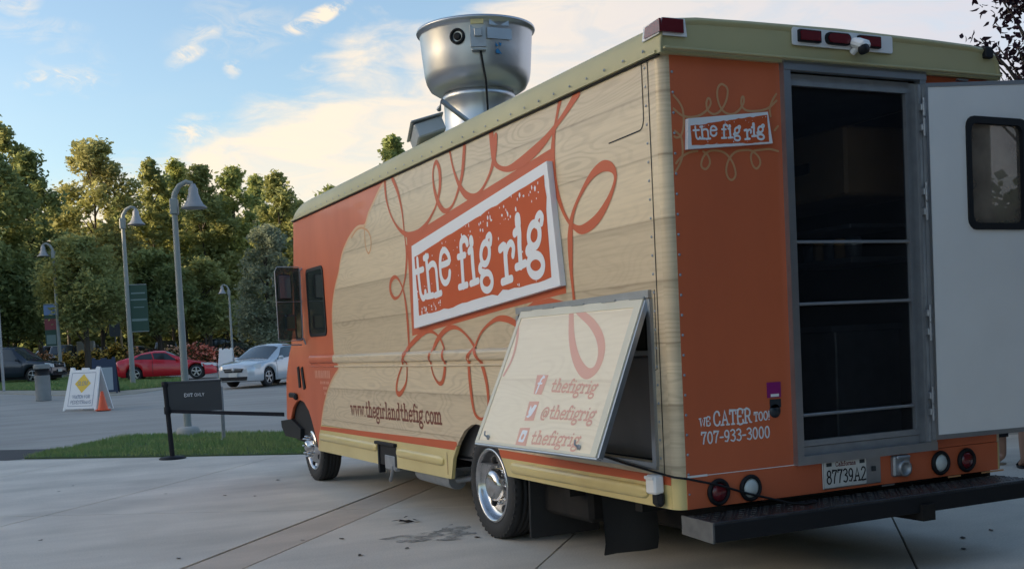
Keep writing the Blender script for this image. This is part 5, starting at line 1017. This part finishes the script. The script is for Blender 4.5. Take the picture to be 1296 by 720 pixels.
tpx('poplar_tree', 512, 178, 18, 62, 330, L_YG, 'pointed tree showing just above the truck roof', n=9000, size=.16, seed=15, nc=60)
tpx('poplar_tree', 560, 215, 30, 66, 330, L_MD, 'tree hidden behind the middle of the truck', n=4000, size=.2, seed=16)
tpx('shade_tree', 430, 240, 50, 84, 400, L_DK, 'dark tree hidden behind the cab of the truck', n=6000, size=.2, seed=17)
for i, (px, ty, lab) in enumerate([(170, 250, 'green tree filling the gap left of the second bell lamp'), (222, 245, 'green tree filling the gap behind the tall bell lamp'), (290, 250, 'green tree low between the yellow ones'), (90, 262, 'green tree low beneath the broad orange tree'), (385, 258, 'green tree touching the cab of the truck')]):
    tpx('shade_tree', px, ty, 46, 90, 405, L_MD if i % 2 else L_DK, lab, n=9000, size=.2, seed=80+i, nc=60, tip=.5)
# purple leaved tree to the right of the truck
P = at(1338, 11.5); rg_ = random.Random(21); e = empty('purple_leaved_tree', P, 'purple leaved tree at the right edge behind the open rear door', 'tree')
tb = MB(); tb.tube([(0, 0, -.1), (.05, 0, 1.5), (0, .1, 3.2), (.1, 0, 5.6)], [.11, .09, .07, .02], 8); cl_ = []
rx_ = Vector((CR.x, CR.y, 0)).normalized()
for i in range(54):
    a = rg_.random()*6.28; z = rg_.uniform(3.6, 6.2); r = rg_.random()**.6*1.3*(1 if z < 5.4 else 1-(z-5.4)*.5)
    if i < 14: z = rg_.uniform(3.75, 4.75); a = atan2(rx_.y, rx_.x)+pi+rg_.uniform(-.5, .5); r = rg_.uniform(.15, .72)-(z-3.75)*.25
    cl_.append((r*cos(a), r*sin(a), z, rg_.uniform(.12, .22))); tb.tube([(0, .05, max(2, z-.7)), (r*cos(a)*.6, r*sin(a)*.6, z-.2), (r*cos(a), r*sin(a), z+.1)], [.022, .012, .004], 5, caps=False)
tb.build('trunk', M_BARK, e)
v = []; f = []
for cx_, cy_, cz_, cr in cl_:
    for _ in range(26):
        a = rg_.random()*6.28; zz = rg_.uniform(-1, 1); q = cr*rg_.random()**.5; x, y, z = cx_+q*cos(a), cy_+q*sin(a), cz_+q*zz
        s = rg_.uniform(.03, .05); d1 = rg_.random()*6.28; el = rg_.uniform(-1.2, .2); U = Vector((cos(d1)*cos(el), sin(d1)*cos(el), sin(el))); W = U.cross(Vector((rg_.uniform(-1, 1), rg_.uniform(-1, 1), rg_.uniform(-1, 1)))).normalized(); Nn = U.cross(W)
        c = Vector((x, y, z)); k = len(v)
        v += [c-U*s, c-U*s*.3+W*s*.52+Nn*s*.2, c+U*s*.6+W*s*.3+Nn*s*.1, c+U*s*1.25-Nn*s*.25, c+U*s*.6-W*s*.3+Nn*s*.1, c-U*s*.3-W*s*.52+Nn*s*.2, c+U*s*.1]
        f += [(k, k+1, k+6), (k+1, k+2, k+6), (k+2, k+3, k+6), (k+3, k+4, k+6), (k+4, k+5, k+6), (k+5, k, k+6)]
mb = MB(); mb.v = [tuple(q) for q in v]; mb.f = f; mb.sm = [False]*len(f); mb.build('crown', L_PU, e, recalc=False)
# far woods closing the view, and unseen wood along the left side of the lot
def wood(pts, H, depth, n, size, m, seed, nc, amp=.32):
    rg_ = random.Random(seed); cl_ = []
    for i in range(nc):
        t = rg_.random()*(len(pts)-1); k = int(t); a = Vector(pts[k]).lerp(Vector(pts[k+1]), t-k); x, y = a.x+rg_.uniform(-depth, depth), a.y+rg_.uniform(-depth, depth)
        hh = H*(.82+amp*noise.noise((x*.09, y*.09, seed))); r = rg_.uniform(.9, 1.9); cl_.append((x, y, gz(y)+rg_.uniform(1.0, 1)+(hh-1-r*.6)*rg_.random()**.7, r))
    return leaves(cl_, n, size, rg_).build('woodland', m, kind='stuff', label='dark wood round the parking lot, partly out of view', recalc=False)
q = [at(x, 104) for x in (-120, 0, 120, 240, 380, 520, 700)]; wood([(p.x, p.y) for p in q], 16, 3.5, 42000, .42, L_DK, 31, 620)
q = [at(x, 97) for x in (-120, 0, 120, 240, 380, 520, 700)]; wood([(p.x, p.y) for p in q], 4.5, 1.5, 16000, .42, L_DK, 34, 420)
wood([(-62, -20), (-60, 10), (-54, 40), (-44, 74)], 17.0, 5, 60000, .85, L_DK, 32, 700, .04)  # unseen row, added to keep the low sun off the truck
wood([(-50, 36), (-36, 50), (-21, 62), (-13, 74), (-14, 96)], 13, 3.5, 24000, .6, L_DK, 33, 330)
# flowering shrubs in the planting bed
M_SHRUB = leafmat('rose_leaves', (.06, .09, .035), (.10, .09, .035), 1.2, .5)
FLW = {'yellow': mat('yellow_flowers', (.85, .62, .12), .6, island=.6, vcol=(.80, .42, .12)), 'red': mat('red_flowers', (.80, .16, .10), .6, island=.6, vcol=(.85, .40, .28)), 'peach': mat('peach_flowers', (.85, .42, .26), .6, island=.6, vcol=(.85, .62, .40))}
def shrub(px, D, k, H, R, seed, lab):
    rg_ = random.Random(seed); e = empty('rose_bush', at(px, D), lab, 'rose bush', 'flowering rose bushes in the planting bed')
    cl_ = [(rg_.uniform(-.7, .7)*R, rg_.uniform(-.5, .5)*R, H*rg_.uniform(.25, .85), R*rg_.uniform(.3, .45)) for _ in range(12)]
    leaves(cl_, 900, .07, rg_).build('foliage', M_SHRUB, e, recalc=False)
    cf = [(c[0], c[1], c[2]+c[3]*.35, c[3]*1.02) for c in cl_]; leaves(cf, 420, .075, rg_, .9).build('blossoms', FLW[k], e, recalc=False)
    st = MB()
    for c in cl_[:5]: st.tube([(0, 0, 0), (c[0], c[1], c[2])], [.03, .01], 4, caps=False)
    st.build('stem', M_BARK, e)
SH = [(62, 63, 'peach', 1.35, .8), (80, 63, 'yellow', 1.25, .85), (97, 62.5, 'yellow', 1.3, .9), (114, 62.4, 'yellow', 1.25, .8), (131, 62, 'yellow', 1.55, .95), (148, 61.7, 'yellow', 1.65, .95), (163, 61.4, 'yellow', 1.55, .8), (178, 61, 'peach', 1.3, .7), (192, 61, 'peach', 1.1, .7), (210, 60.5, 'yellow', 1.2, .7), (229, 59.5, 'peach', 1.45, .8), (246, 58.6, 'red', 1.5, .9), (262, 58, 'red', 1.45, .9), (278, 57.6, 'red', 1.2, .8), (302, 58, 'peach', 1.1, .7), (322, 58, 'peach', 1.0, .8), (345, 58, 'red', 1.2, .8)]
wh = {62: 'rose bush with peach flowers hugging the lamp with the blue banner', 80: 'yellow rose bush right of the dark utility vehicle', 97: 'yellow rose bush above the left corner of the white sandwich board', 114: 'yellow rose bush at the foot of the dark trunked street tree', 131: 'yellow rose bush above the navy board', 148: 'tall yellow rose bush at the foot of the road sign', 163: 'yellow rose bush left of the green bannered lamp', 178: 'small peach rose bush above the tail of the red coupe', 192: 'lowest peach rose bush behind the red coupe roof', 210: 'sparse yellow rose bush behind the red coupe windows', 229: 'peach rose bush just left of the tall bell lamp post', 246: 'red rose bush just right of the tall bell lamp post', 262: 'red rose bush above the nose of the red coupe', 278: 'red rose bush next to the far white sandwich board', 302: 'peach rose bush behind the silver sedan windscreen', 322: 'low peach rose bush behind the silver sedan roof', 345: 'red rose bush behind the rear of the silver sedan'}
for i, (px, D, k, h_, r_) in enumerate(SH): shrub(px, D, k, h_, r_, 60+i, wh[px])

# ================================================================== CARS
def lerpc(C_, x):
    if x <= C_[0][0]: return C_[0][1]
    for (a, va), (b_, vb) in zip(C_, C_[1:]):
        if x <= b_: t = (x-a)/(b_-a); return va+(vb-va)*t
    return C_[-1][1]
M_CGLASS = mat('car_glass', (.025, .03, .034), .08, coat=.5); M_WSCR = mat('car_windscreen', (.045, .055, .06), .1, coat=.6)
M_HEAD = mat('headlight_lens', (.55, .57, .6), .12, coat=.7); M_TAILL = mat('tail_lens', (.35, .02, .02), .2, coat=.5); M_ALLOY = mat('alloy_wheel', (.45, .46, .48), .3, metal=.8); M_AMBER = mat('amber_lens', (.7, .3, .05), .25, coat=.5)
def car(spec, P, rz, paint, label, cat, name='parked_car', group='cars in the parking lot', simple=False):
    L_, W, belt, roof, low, plan, wb, wr = spec['L'], spec['W']/2, spec['belt'], spec['roof'], spec['low'], spec['plan'], spec['wheels'], spec['r']
    e = empty(name, P, label, cat, group, rz)
    xs = set()
    for C_ in (belt, roof, plan): xs |= {round(c[0], 3) for c in C_}
    Ra = wr*1.14
    for xc in wb:
        for k in range(11): xs.add(round(xc+Ra*cos(pi*k/10), 3))
    x0, x1 = belt[0][0], belt[-1][0]; k = x0
    while k < x1: xs.add(round(k, 3)); k += .16
    xs = sorted(x for x in xs if x0 <= x <= x1); rmax = max(v for _, v in roof)
    def S_(x, r):
        ze = lerpc(belt, x); zr = max(lerpc(roof, x), ze+.02); pw = lerpc(plan, x)*W; zl = lerpc(low, x)
        arch = 0
        for xc in wb:
            if abs(x-xc) < Ra: arch = max(arch, wr+sqrt(max(0, Ra*Ra-(x-xc)**2)))
        zb = max(zl, arch if arch > zl else zl); t = min(1, max(0, (zr-ze-.02)/(rmax-ze)))
        zm = zb+(ze-zb)*.35; zs = zb+(ze-zb)*.72
        we = pw*.93; wro = we*(1-t)*.86+we*t*spec.get('tumble', .74)
        row = [(pw*.93, zb), (pw*.985, zb+.04), (pw, zm), (pw*.99, zs), (we, ze), (wro, zr-.05*t-.012), (wro*.72, zr+.0), (0, zr+.03)]
        i = min(int(r), 6); q = r-i; a, b_ = row[i], row[i+1]; return a[0]+(b_[0]-a[0])*q, a[1]+(b_[1]-a[1])*q
    mb = MB(); vs = []; nr = 8
    for x in xs:
        for r in range(nr): y, z = S_(x, r); vs.append((x, -y, z))
        for r in range(nr-2, -1, -1): y, z = S_(x, r); vs.append((x, y, z))
    n_ = 2*nr-1; mb.add(vs, [(i*n_+j, i*n_+j+1, (i+1)*n_+j+1, (i+1)*n_+j) for i in range(len(xs)-1) for j in range(n_-1)], True)
    mb.add(vs[:n_], [tuple(range(n_))]); mb.add(vs[-n_:], [tuple(range(n_))]); body = mb.build('body', paint, e)
    def patch(name, x0_, x1_, r0, r1, side__, m, off=.012, xa=None, xb=None, par_=None, n1=8, n2=4, both=False):
        """window piece lying on the shell between x0..x1 (at row r0) and xa..xb (at row r1)"""
        q = MB()
        for sg in ((-1, 1) if both else (side__,)):
            vv = []
            for j in range(n2+1):
                t = j/n2; r = r0+(r1-r0)*t; u0 = x0_+((xa if xa is not None else x0_)-x0_)*t; u1 = x1_+((xb if xb is not None else x1_)-x1_)*t
                for i in range(n1+1):
                    x = u0+(u1-u0)*i/n1; y, z = S_(x, r); vv.append((x, sg*(y+off), z+(off if r > 5 else .002)))
            q.add(vv, [(j*(n1+1)+i, j*(n1+1)+i+1, (j+1)*(n1+1)+i+1, (j+1)*(n1+1)+i) for j in range(n2) for i in range(n1)], True)
        return q.build(name, m, par_ or e)
    for (xa, xb, ya, yb) in spec['side_win']:
        for sg in (-1, 1): patch('side_window', xa, xb, 4.08, 4.92, sg, M_CGLASS, .014, ya, yb)
    (a, b_, c, d_) = spec['wind']; 
    def cross(name, xa, xb, m):                                       # glass across the car between two stations
        q = MB(); vv = []; n1 = 6
        for i in range(n1+1):
            x = xa+(xb-xa)*i/n1; row = []
            for r in (5.05, 5.5, 6, 7): y, z = S_(x, r); row.append((x, -y*.97, z+.014))
            for r in (6, 5.5, 5.05): y, z = S_(x, r); row.append((x, y*.97, z+.014))
            vv += row
        q.add(vv, [(i*7+j, i*7+j+1, (i+1)*7+j+1, (i+1)*7+j) for i in range(n1) for j in range(6)], True); return q.build(name, m, e)
    cross('windshield', a, b_, M_WSCR); cross('rear_window', c, d_, M_CGLASS)
    for xc in wb:
        for sg in (-1, 1):
            w_ = bpy.data.objects.new('wheel', None); COL.objects.link(w_); w_.parent = e; w_.location = (xc, sg*(W*.93-.02), wr); w_.empty_display_size = .1
            s_ = sg
            MB().lathe([(wr*.62, .0), (wr*.70, .006), (wr*.93, .0), (wr, -.03), (wr, -.17), (wr*.9, -.20), (wr*.6, -.2)], (0, 0, 0), 'Y', 26).build('tyre', M_RUBBER, w_) if s_ > 0 else MB().lathe([(wr*.62, .0), (wr*.70, -.006), (wr*.93, .0), (wr, .03), (wr, .17), (wr*.9, .20), (wr*.6, .2)], (0, 0, 0), 'Y', 26).build('tyre', M_RUBBER, w_)
            rm = MB(); rm.lathe([(wr*.66, 0), (wr*.64, -.02*s_), (wr*.6, -.06*s_), (0, -.06*s_)], (0, 0, 0), 'Y', 26); rim_ = rm.build('rim', M_BLACK, w_)
            sp = MB()
            for k in range(spec.get('spokes', 5)):
                an = 2*pi*k/spec.get('spokes', 5)+.3; sp.bar((0, -.012*s_, 0), (wr*.63*cos(an), -.012*s_, wr*.63*sin(an)), .035, wr*.17, up=(0, 1, 0)) if False else sp.add([(wr*.1*cos(an+1.2), .004*s_, wr*.1*sin(an+1.2)), (wr*.64*cos(an+.16), .004*s_, wr*.64*sin(an+.16)), (wr*.64*cos(an-.16), .004*s_, wr*.64*sin(an-.16)), (wr*.1*cos(an-1.2), .004*s_, wr*.1*sin(an-1.2))], [(0, 1, 2, 3)])
            sp.lathe([(0, .012*s_), (wr*.15, .01*s_), (wr*.17, -.01*s_)], (0, 0, 0), 'Y', 12).lathe([(wr*.60, .006*s_), (wr*.66, .008*s_), (wr*.67, -.01*s_)], (0, 0, 0), 'Y', 26).build('spokes', M_ALLOY, rim_)
    MB().box(((x0+x1)/2, 0, .30), (L_*.86, W*1.7, .22)).build('underbody', M_BLACK, e)
    xf = x1
    for sg in (-1, 1):
        hx = xf-spec['hl'][0]; z = spec['hl'][1]; q = MB(); yy = lerpc(plan, hx)*W
        y0_, y1_ = spec['hl'][2], spec['hl'][3]; hgt = spec['hl'][4]
        pts = []
        for t in range(7):
            u = t/6; y = y0_+(y1_-y0_)*u; x = xf-spec['hl'][0]*u**2.2+.012; pts.append((x, y*W))
        vv = [(p[0], sg*p[1], z-hgt*(.5-.18*i/6)) for i, p in enumerate(pts)]+[(p[0]-.03, sg*(p[1]), z+hgt*(.30+.35*i/6)) for i, p in enumerate(pts)]
        q.add(vv, [(i, i+1, i+8, i+7) for i in range(6)], True); q.build('headlight', M_HEAD, e)
        MB().box((x0-.0+.02, sg*W*.68, spec['tl']), (.06, W*.36, .15), bev=.02).build('tail_light', M_TAILL, e)
        mx_ = spec['mir']; MB().box((mx_, sg*(W*.99+.06), lerpc(belt, mx_)+.07), (.12, .19, .13), bev=.04).box((mx_, sg*(W*.9), lerpc(belt, mx_)+.03), (.05, .12, .03)).build('wing_mirror', paint, e)
        for hx_ in spec.get('handles', ()): MB().box((hx_, sg*(W*.985+.008), lerpc(belt, hx_)-.13), (.16, .02, .03), bev=.008).build('door_handle', paint, e)
    g = spec['grille']; MB().poly([(-g[0], g[1]+g[2]/2), (-g[0]*.86, g[1]-g[2]/2), (g[0]*.86, g[1]-g[2]/2), (g[0], g[1]+g[2]/2)], lambda u, v, w: Vector((xf+.022+w, u, v)), .03).build('grille', M_BLACK, e)
    MB().box((xf+.027, 0, g[1]+g[2]*.1), (.02, g[0]*1.7, .018)).lathe([(0, .02), (.055, .015), (.06, 0)], (xf+.022, 0, g[1]+g[2]*.2), 'X', 14).build('grille_bar', M_ALLOY, e)
    MB().poly([(-g[3], g[4]+g[5]/2), (-g[3]*.94, g[4]-g[5]/2), (g[3]*.94, g[4]-g[5]/2), (g[3], g[4]+g[5]/2)], lambda u, v, w: Vector((xf+.020+w, u, v)), .03).build('air_intake', M_BLACK, e)
    MB().box((xf+.034, 0, g[6]), (.015, .36, .14), bev=.01).build('licence_plate', M_PLWHITE, e)
    for xj in spec.get('joints', ()):
        q = MB()
        for sg in (-1, 1):
            vv = []
            for k in range(9): r = 1.1+2.9*k/8; y, z = S_(xj, r); vv += [(xj-.007, sg*(y+.004), z), (xj+.007, sg*(y+.004), z)]
            q.add(vv, [(2*i, 2*i+1, 2*i+3, 2*i+2) for i in range(8)])
        q.build('door_joint', M_BLACK, e)
    return e
SEDAN = dict(L=4.5, W=1.76, belt=[(-2.27, .55), (-2.24, .80), (-2.1, .98), (-1.7, 1.04), (-1.2, 1.02), (0, .95), (.75, .90), (1.2, .90), (1.7, .84), (2.05, .77), (2.18, .72), (2.25, .64)],
    roof=[(-2.27, .5), (-1.75, 1.05), (-1.1, 1.37), (-.5, 1.45), (.0, 1.46), (.30, 1.40), (1.18, .93), (1.3, .9), (2.25, .4)], low=[(-2.27, .32), (-1.9, .22), (1.9, .20), (2.25, .22)],
    plan=[(-2.27, .80), (-2.1, .93), (-1.5, 1), (1.2, 1), (1.8, .95), (2.1, .84), (2.25, .66)], wheels=(-1.30, 1.32), r=.32, side_win=[(-.38, .82, -.46, .28), (-1.28, -.46, -1.02, -.54)], wind=(.36, 1.14, -1.66, -1.16), hl=(.42, .69, .50, .96, .15), tl=.85, mir=.72, handles=(-.2, -1.15), grille=(.40, .585, .12, .56, .31, .13, .44), joints=(-.42, .9))
COUPE = dict(L=4.35, W=1.74, belt=[(-2.17, .50), (-2.13, .78), (-1.95, .93), (-1.3, .95), (-.5, .92), (.55, .84), (1.0, .84), (1.6, .72), (2.0, .60), (2.14, .50), (2.18, .40)],
    roof=[(-2.17, .5), (-1.95, .95), (-1.1, 1.20), (-.45, 1.30), (.0, 1.29), (.98, .86), (1.2, .8), (2.18, .35)], low=[(-2.17, .34), (-1.8, .2), (1.8, .18), (2.18, .22)],
    plan=[(-2.17, .74), (-1.95, .92), (-1.3, 1), (1.1, 1), (1.7, .95), (2.05, .82), (2.18, .6)], wheels=(-1.28, 1.32), r=.32, side_win=[(-.42, .62, -.5, .12), (-1.35, -.48, -1.0, -.55)], wind=(.08, .95, -1.85, -1.05), hl=(.62, .60, .52, .97, .16), tl=.78, mir=.55, handles=(-.28,), grille=(.25, .50, .07, .5, .30, .12, .40), joints=(-.5, .78))
SUV = dict(L=4.4, W=1.80, belt=[(-2.2, .60), (-2.18, 1.05), (-2.1, 1.10), (0, 1.06), (.85, 1.04), (1.1, 1.05), (1.75, .98), (2.08, .88), (2.17, .70), (2.2, .45)],
    roof=[(-2.2, .9), (-2.12, 1.15), (-1.92, 1.66), (-1.2, 1.74), (.0, 1.74), (.35, 1.68), (1.05, 1.08), (1.2, 1.0), (2.2, .5)], low=[(-2.2, .42), (-1.8, .30), (1.8, .30), (2.2, .34)],
    plan=[(-2.2, .88), (-2.0, .97), (-1.5, 1), (1.4, 1), (1.9, .96), (2.1, .90), (2.2, .80)], wheels=(-1.30, 1.32), r=.36, side_win=[(-.22, .75, -.3, .32), (-1.12, -.30, -1.10, -.36), (-1.98, -1.2, -1.86, -1.18)], wind=(.42, 1.0, -2.17, -1.96), hl=(.22, .80, .52, .96, .20), tl=1.0, mir=.68, handles=(-.05, -.98), grille=(.44, .80, .15, .55, .48, .12, .55), joints=(-.26, .85), tumble=.82)
P_SILVER = mat('silver_paint', (.62, .64, .67), .18, metal=.25, coat=.6); P_RED = mat('red_paint', (.60, .02, .035), .25, coat=.6); P_BLUE = mat('dark_blue_paint', (.022, .03, .045), .25, coat=.6)
P_BLK = mat('black_paint', (.015, .015, .018), .22, coat=.6); P_DGREY = mat('dark_grey_paint', (.05, .055, .06), .25, coat=.6); P_DGREEN = mat('dark_green_paint', (.02, .035, .035), .25, coat=.6); P_MAROON = mat('maroon_paint', (.06, .012, .016), .25, coat=.6)
def head(px, deg):                                  # heading: 0 = towards the right of the picture, 90 = towards the viewer
    c = (CD+CR*((px-648)/FPX)); c = Vector((c.x, c.y)).normalized(); r_ = Vector((c.y, -c.x)); a = radians(deg); v = r_*cos(a)-c*sin(a); return atan2(v.y, v.x)
car(SEDAN, at(344, 40.3), head(344, 124), P_SILVER, 'silver sedan facing the viewer beside the truck cab', 'car')
car(COUPE, at(212, 49.5), head(212, 6), P_RED, 'red two door coupe seen from the side behind the grass', 'car')
car(SUV, at(20, 52.5), head(20, 30), P_BLUE, 'dark blue utility vehicle at the left edge of the lot', 'car')
car(SUV, at(82, 73), head(82, 100), P_BLK, 'black utility vehicle behind the flowers, right of the lamp with the blue banner', 'car')
car(SUV, at(62, 76), head(62, 170), P_MAROON, 'very dark maroon vehicle behind the lamp with the blue banner', 'car')
car(SUV, at(112, 75), head(112, 80), P_BLK, 'black vehicle behind the dark trunk of the street tree', 'car')
car(SEDAN, at(130, 77), head(130, 130), P_DGREY, 'dark sedan half hidden right of the dark trunk', 'car')
car(SEDAN, at(183, 76), head(183, 25), P_DGREY, 'dark sedan just right of the green bannered lamp, above the coupe tail', 'car')
car(SUV, at(212, 80), head(212, 95), P_BLK, 'black vehicle above the roof of the red coupe', 'car')
car(SUV, at(262, 78), head(262, 160), P_DGREEN, 'dark green vehicle in the shade right of the tall bell lamp', 'car')
car(SEDAN, at(300, 76), head(300, 60), P_DGREY, 'dark grey sedan in shade right of the far small lamp', 'car')
car(SUV, at(280, 88), head(280, 75), P_BLK, 'black vehicle parked in front of the white house', 'car')
# white house far behind, bin
e = empty('white_house', at(283, 122), 'pale house glimpsed between the trunks far behind', 'house', None, face)
hm = mat('house_wall', (.68, .66, .62), .8, var=.2); MB().box((0, 0, 2.2), (8, 5, 4.4)).build('wall', hm, e); MB().poly([(-4.4, 4.4), (4.4, 4.4), (2.6, 6.2), (-2.6, 6.2)], lambda u, v, w: Vector((u, 2.9+w, v)), 5.8).build('roof', mat('house_roof', (.18, .16, .15), .8), e)
for i in range(4): w_ = MB().box((-3+2*i, -2.52, 2.6), (.8, .06, 1.3)).build('window', M_CGLASS, e)
e = empty('tan_house', at(318, 118), 'yellowish building glimpsed right of the small far lamp', 'house', None, face); MB().box((0, 0, 1.9), (5, 5, 3.8)).build('wall', mat('tan_wall', (.55, .42, .20), .8), e); MB().poly([(-2.9, 3.8), (2.9, 3.8), (0, 5.6)], lambda u, v, w: Vector((u, 2.8+w, v)), 5.6).build('roof', MATS['house_roof'], e); MB().box((0, -2.52, 1.6), (1.0, .06, 1.9)).build('door', M_BLACK, e)
for px, lab in ((104.5, 'pale box cabinet left of the dark trunk'), (117.5, 'pale box cabinet right of the dark trunk')):
    e = empty('utility_cabinet', at(px, 69), lab, 'cabinet', None, face); MB().box((0, 0, .95), (.42, .3, 1.9), bev=.02).build('housing', mat('cabinet_beige', (.42, .40, .34), .7), e); MB().box((0, -.155, .95), (.34, .012, 1.7), bev=.003).build('door', MATS['cabinet_beige'], e); MB().box((.12, -.17, 1.0), (.03, .02, .12)).build('handle', M_BLACK, e)

# ================================================================== PEOPLE behind the open door
SKIN = mat('skin', (.42, .24, .17), .5, var=.2, vscale=8, vcol=(.38, .20, .14))
def person(P, rz, label, shirt, bottoms, shoe, capri, hair, seed):
    e = empty('person', P, label, 'person', None, rz)
    J = [(0, 0, .95), (0, 0, 1.12), (0, .01, 1.30), (0, 0, 1.43), (0, .01, 1.50), (0, .02, 1.58), (0, .02, 1.68)]
    rad = [.15, .135, .15, .11, .055, .075, .085]; ed = [(i, i+1) for i in range(6)]
    def ch(root, pts, rs):
        k = root
        for p, r in zip(pts, rs): J.append(p); rad.append(r); ed.append((k, len(J)-1)); k = len(J)-1
        return k
    for s in (-1, 1):
        ch(0, [(s*.09, 0, .88), (s*.10, .015*s, .50), (s*.105, -.015, .28), (s*.11, -.03, .09), (s*.115, .05, .045), (s*.12, .15, .03)], [.095, .058, .055, .034, .038, .030])
        k = ch(3, [(s*.17, 0, 1.40), (s*.23, -.02, 1.13), (s*.20, .14, .98), (s*.17, .22, .97)], [.055, .040, .032, .026])
        for f_ in range(5):
            a = (f_-2)*.018; J.append((s*(.17-.0)+a, .27+.012*(2-abs(f_-2)), .965)); rad.append(.010); ed.append((k, len(J)-1)); J.append((s*.17+a*1.1, .30+.015*(2-abs(f_-2)), .945)); rad.append(.008); ed.append((len(J)-2, len(J)-1))
    me = bpy.data.meshes.new('body'); me.from_pydata(J, ed, []); o = bpy.data.objects.new('body', me); COL.objects.link(o); o.parent = e; me.materials.append(SKIN)
    sk_ = o.modifiers.new('skin', 'SKIN'); 
    for i, r in enumerate(rad): me.skin_vertices[0].data[i].radius = (r, r)
    me.skin_vertices[0].data[0].use_root = True; sb_ = o.modifiers.new('sub', 'SUBSURF'); sb_.levels = 2; sb_.render_levels = 2
    MB().lathe([(.175, .92), (.165, 1.05), (.16, 1.2), (.175, 1.32), (.15, 1.42), (.07, 1.47)], (0, .0, 0), 'Z', 20).build('shirt', shirt, e)
    for s in (-1, 1): MB().tube([(s*.15, 0, 1.42), (s*.20, -.01, 1.27), (s*.22, -.02, 1.18)], [.075, .066, .062], 12).build('sleeve', shirt, e)
    tr_ = MB(); tr_.lathe([(.172, .97), (.18, .88), (.15, .80), (0, .78)], (0, 0, 0), 'Z', 20)
    for s in (-1, 1): tr_.tube([(s*.09, 0, .90), (s*.10, .0, .52), (s*.106, -.01, capri)], [.108, .085, .075], 14)
    tr_.build('trousers', bottoms, e)
    for s in (-1, 1):
        MB().lathe([(.0, 0), (.045, 0), (.05, .012), (.047, .022), (0, .024)], (s*.118, .075, 0), 'Z', 18, R=Matrix.Diagonal((1, 2.7, 1))).build('shoe_sole', shoe, e)
        MB().tube([(s*.118-.045, .10, .02), (s*.118, .11, .075), (s*.118+.045, .10, .02)], .013, 6).build('shoe_strap', shoe, e)
    MB().lathe([(0, 1.81), (.06, 1.795), (.098, 1.74), (.105, 1.66), (.09, 1.58), (.05, 1.55)], (0, -.012, 0), 'Z', 18).build('hair', hair, e)
    fc = MB()
    for s in (-1, 1): fc.lathe([(0, 0), (.012, .004), (.012, .01)], (s*.032, .098, 1.665), 'Y', 8)
    fc.tube([(0, .10, 1.66), (0, .122, 1.63), (0, .105, 1.622)], .009, 6).build('face', SKIN, e)
    return e
fz = face
person((6.05, 3.05, 0), fz+pi/2-.1, 'person in black cropped trousers and pale shoes standing behind the bumper', mat('grey_shirt', (.25, .25, .27), .8), mat('black_trousers', (.012, .012, .016), .8), mat('pale_shoe', (.35, .27, .20), .6), .29, mat('brown_hair', (.05, .03, .02), .6), 1)
person((5.98, 2.52, 0), fz-.3, 'bare legged person in dark flip flops at the right edge', mat('blue_shirt', (.08, .12, .2), .8), mat('denim_shorts', (.05, .08, .14), .8), M_BLACK, .50, mat('dark_hair', (.02, .015, .012), .6), 2)

# unseen building and canopy, added to shade the truck rear and ground
e = empty('shade_building', (22.5, -12.3, 0), 'unseen long dark building added behind the camera as a shade blocker', 'building')
bw_ = mat('blocker_dark', (.07, .065, .06), .8, var=.3); MB().box((0, 0, 3.6), (44, 10, 7.2)).build('wall', bw_, e)
MB().box((0, 0, 7.35), (46, 11, .3)).build('roof', bw_, e); MB().box((-7.0, 7.4, 4.5), (30, 4.8, .22)).build('canopy', bw_, e)
for i in range(9):
    w_ = MB().box((-20+5*i, 5.03, 1.7), (3.2, .06, 2.4)).build('window', M_CGLASS, e); MB().box((-20+5*i, 5.07, 1.7), (.08, .04, 2.4)).build('mullion', M_BLACK, w_)
for x in (-18, -12, -6, 0, 6): MB().tube([(x, 9.5, 0), (x, 9.5, 4.4)], .08, 10).build('canopy_post', M_BLACK, e)

# hedge added out of view to darken the curb side and underside
hd_ = []; rh = random.Random(9)
for i in range(160): hd_.append((9.4+rh.uniform(-.4, .4), -6+22*i/160, rh.uniform(.5, 2.9), .7))
e = empty('shade_hedge', (0, 0, 0), 'unseen tall hedge added beyond the truck to darken its curb side', 'hedge'); leaves(hd_, 16000, .13, rh).build('foliage', L_DK, e, recalc=False); MB().box((9.4, 5, 1.5), (.7, 22, 2.9)).build('inner_growth', M_DARK, e)

# unseen hall added far left to stop sun leaking through the trees
e = empty('sun_block_hall', (-78, 26, 0), 'unseen long hall added beyond the left trees to block the low sun', 'building')
MB().box((0, 0, 6.3), (12, 118, 12.6)).build('wall', mat('blocker_wall', (.30, .26, .20), .85, var=.3), e); MB().poly([(-6.5, 12.6), (6.5, 12.6), (0, 14.4)], lambda u, v, w: Vector((u, 60+w, v)), 120).build('roof', MATS['house_roof'], e)
for i in range(12): MB().box((6.03, -54+9.8*i, 4.0), (.08, 3.0, 3.2)).build('window', M_CGLASS, e)
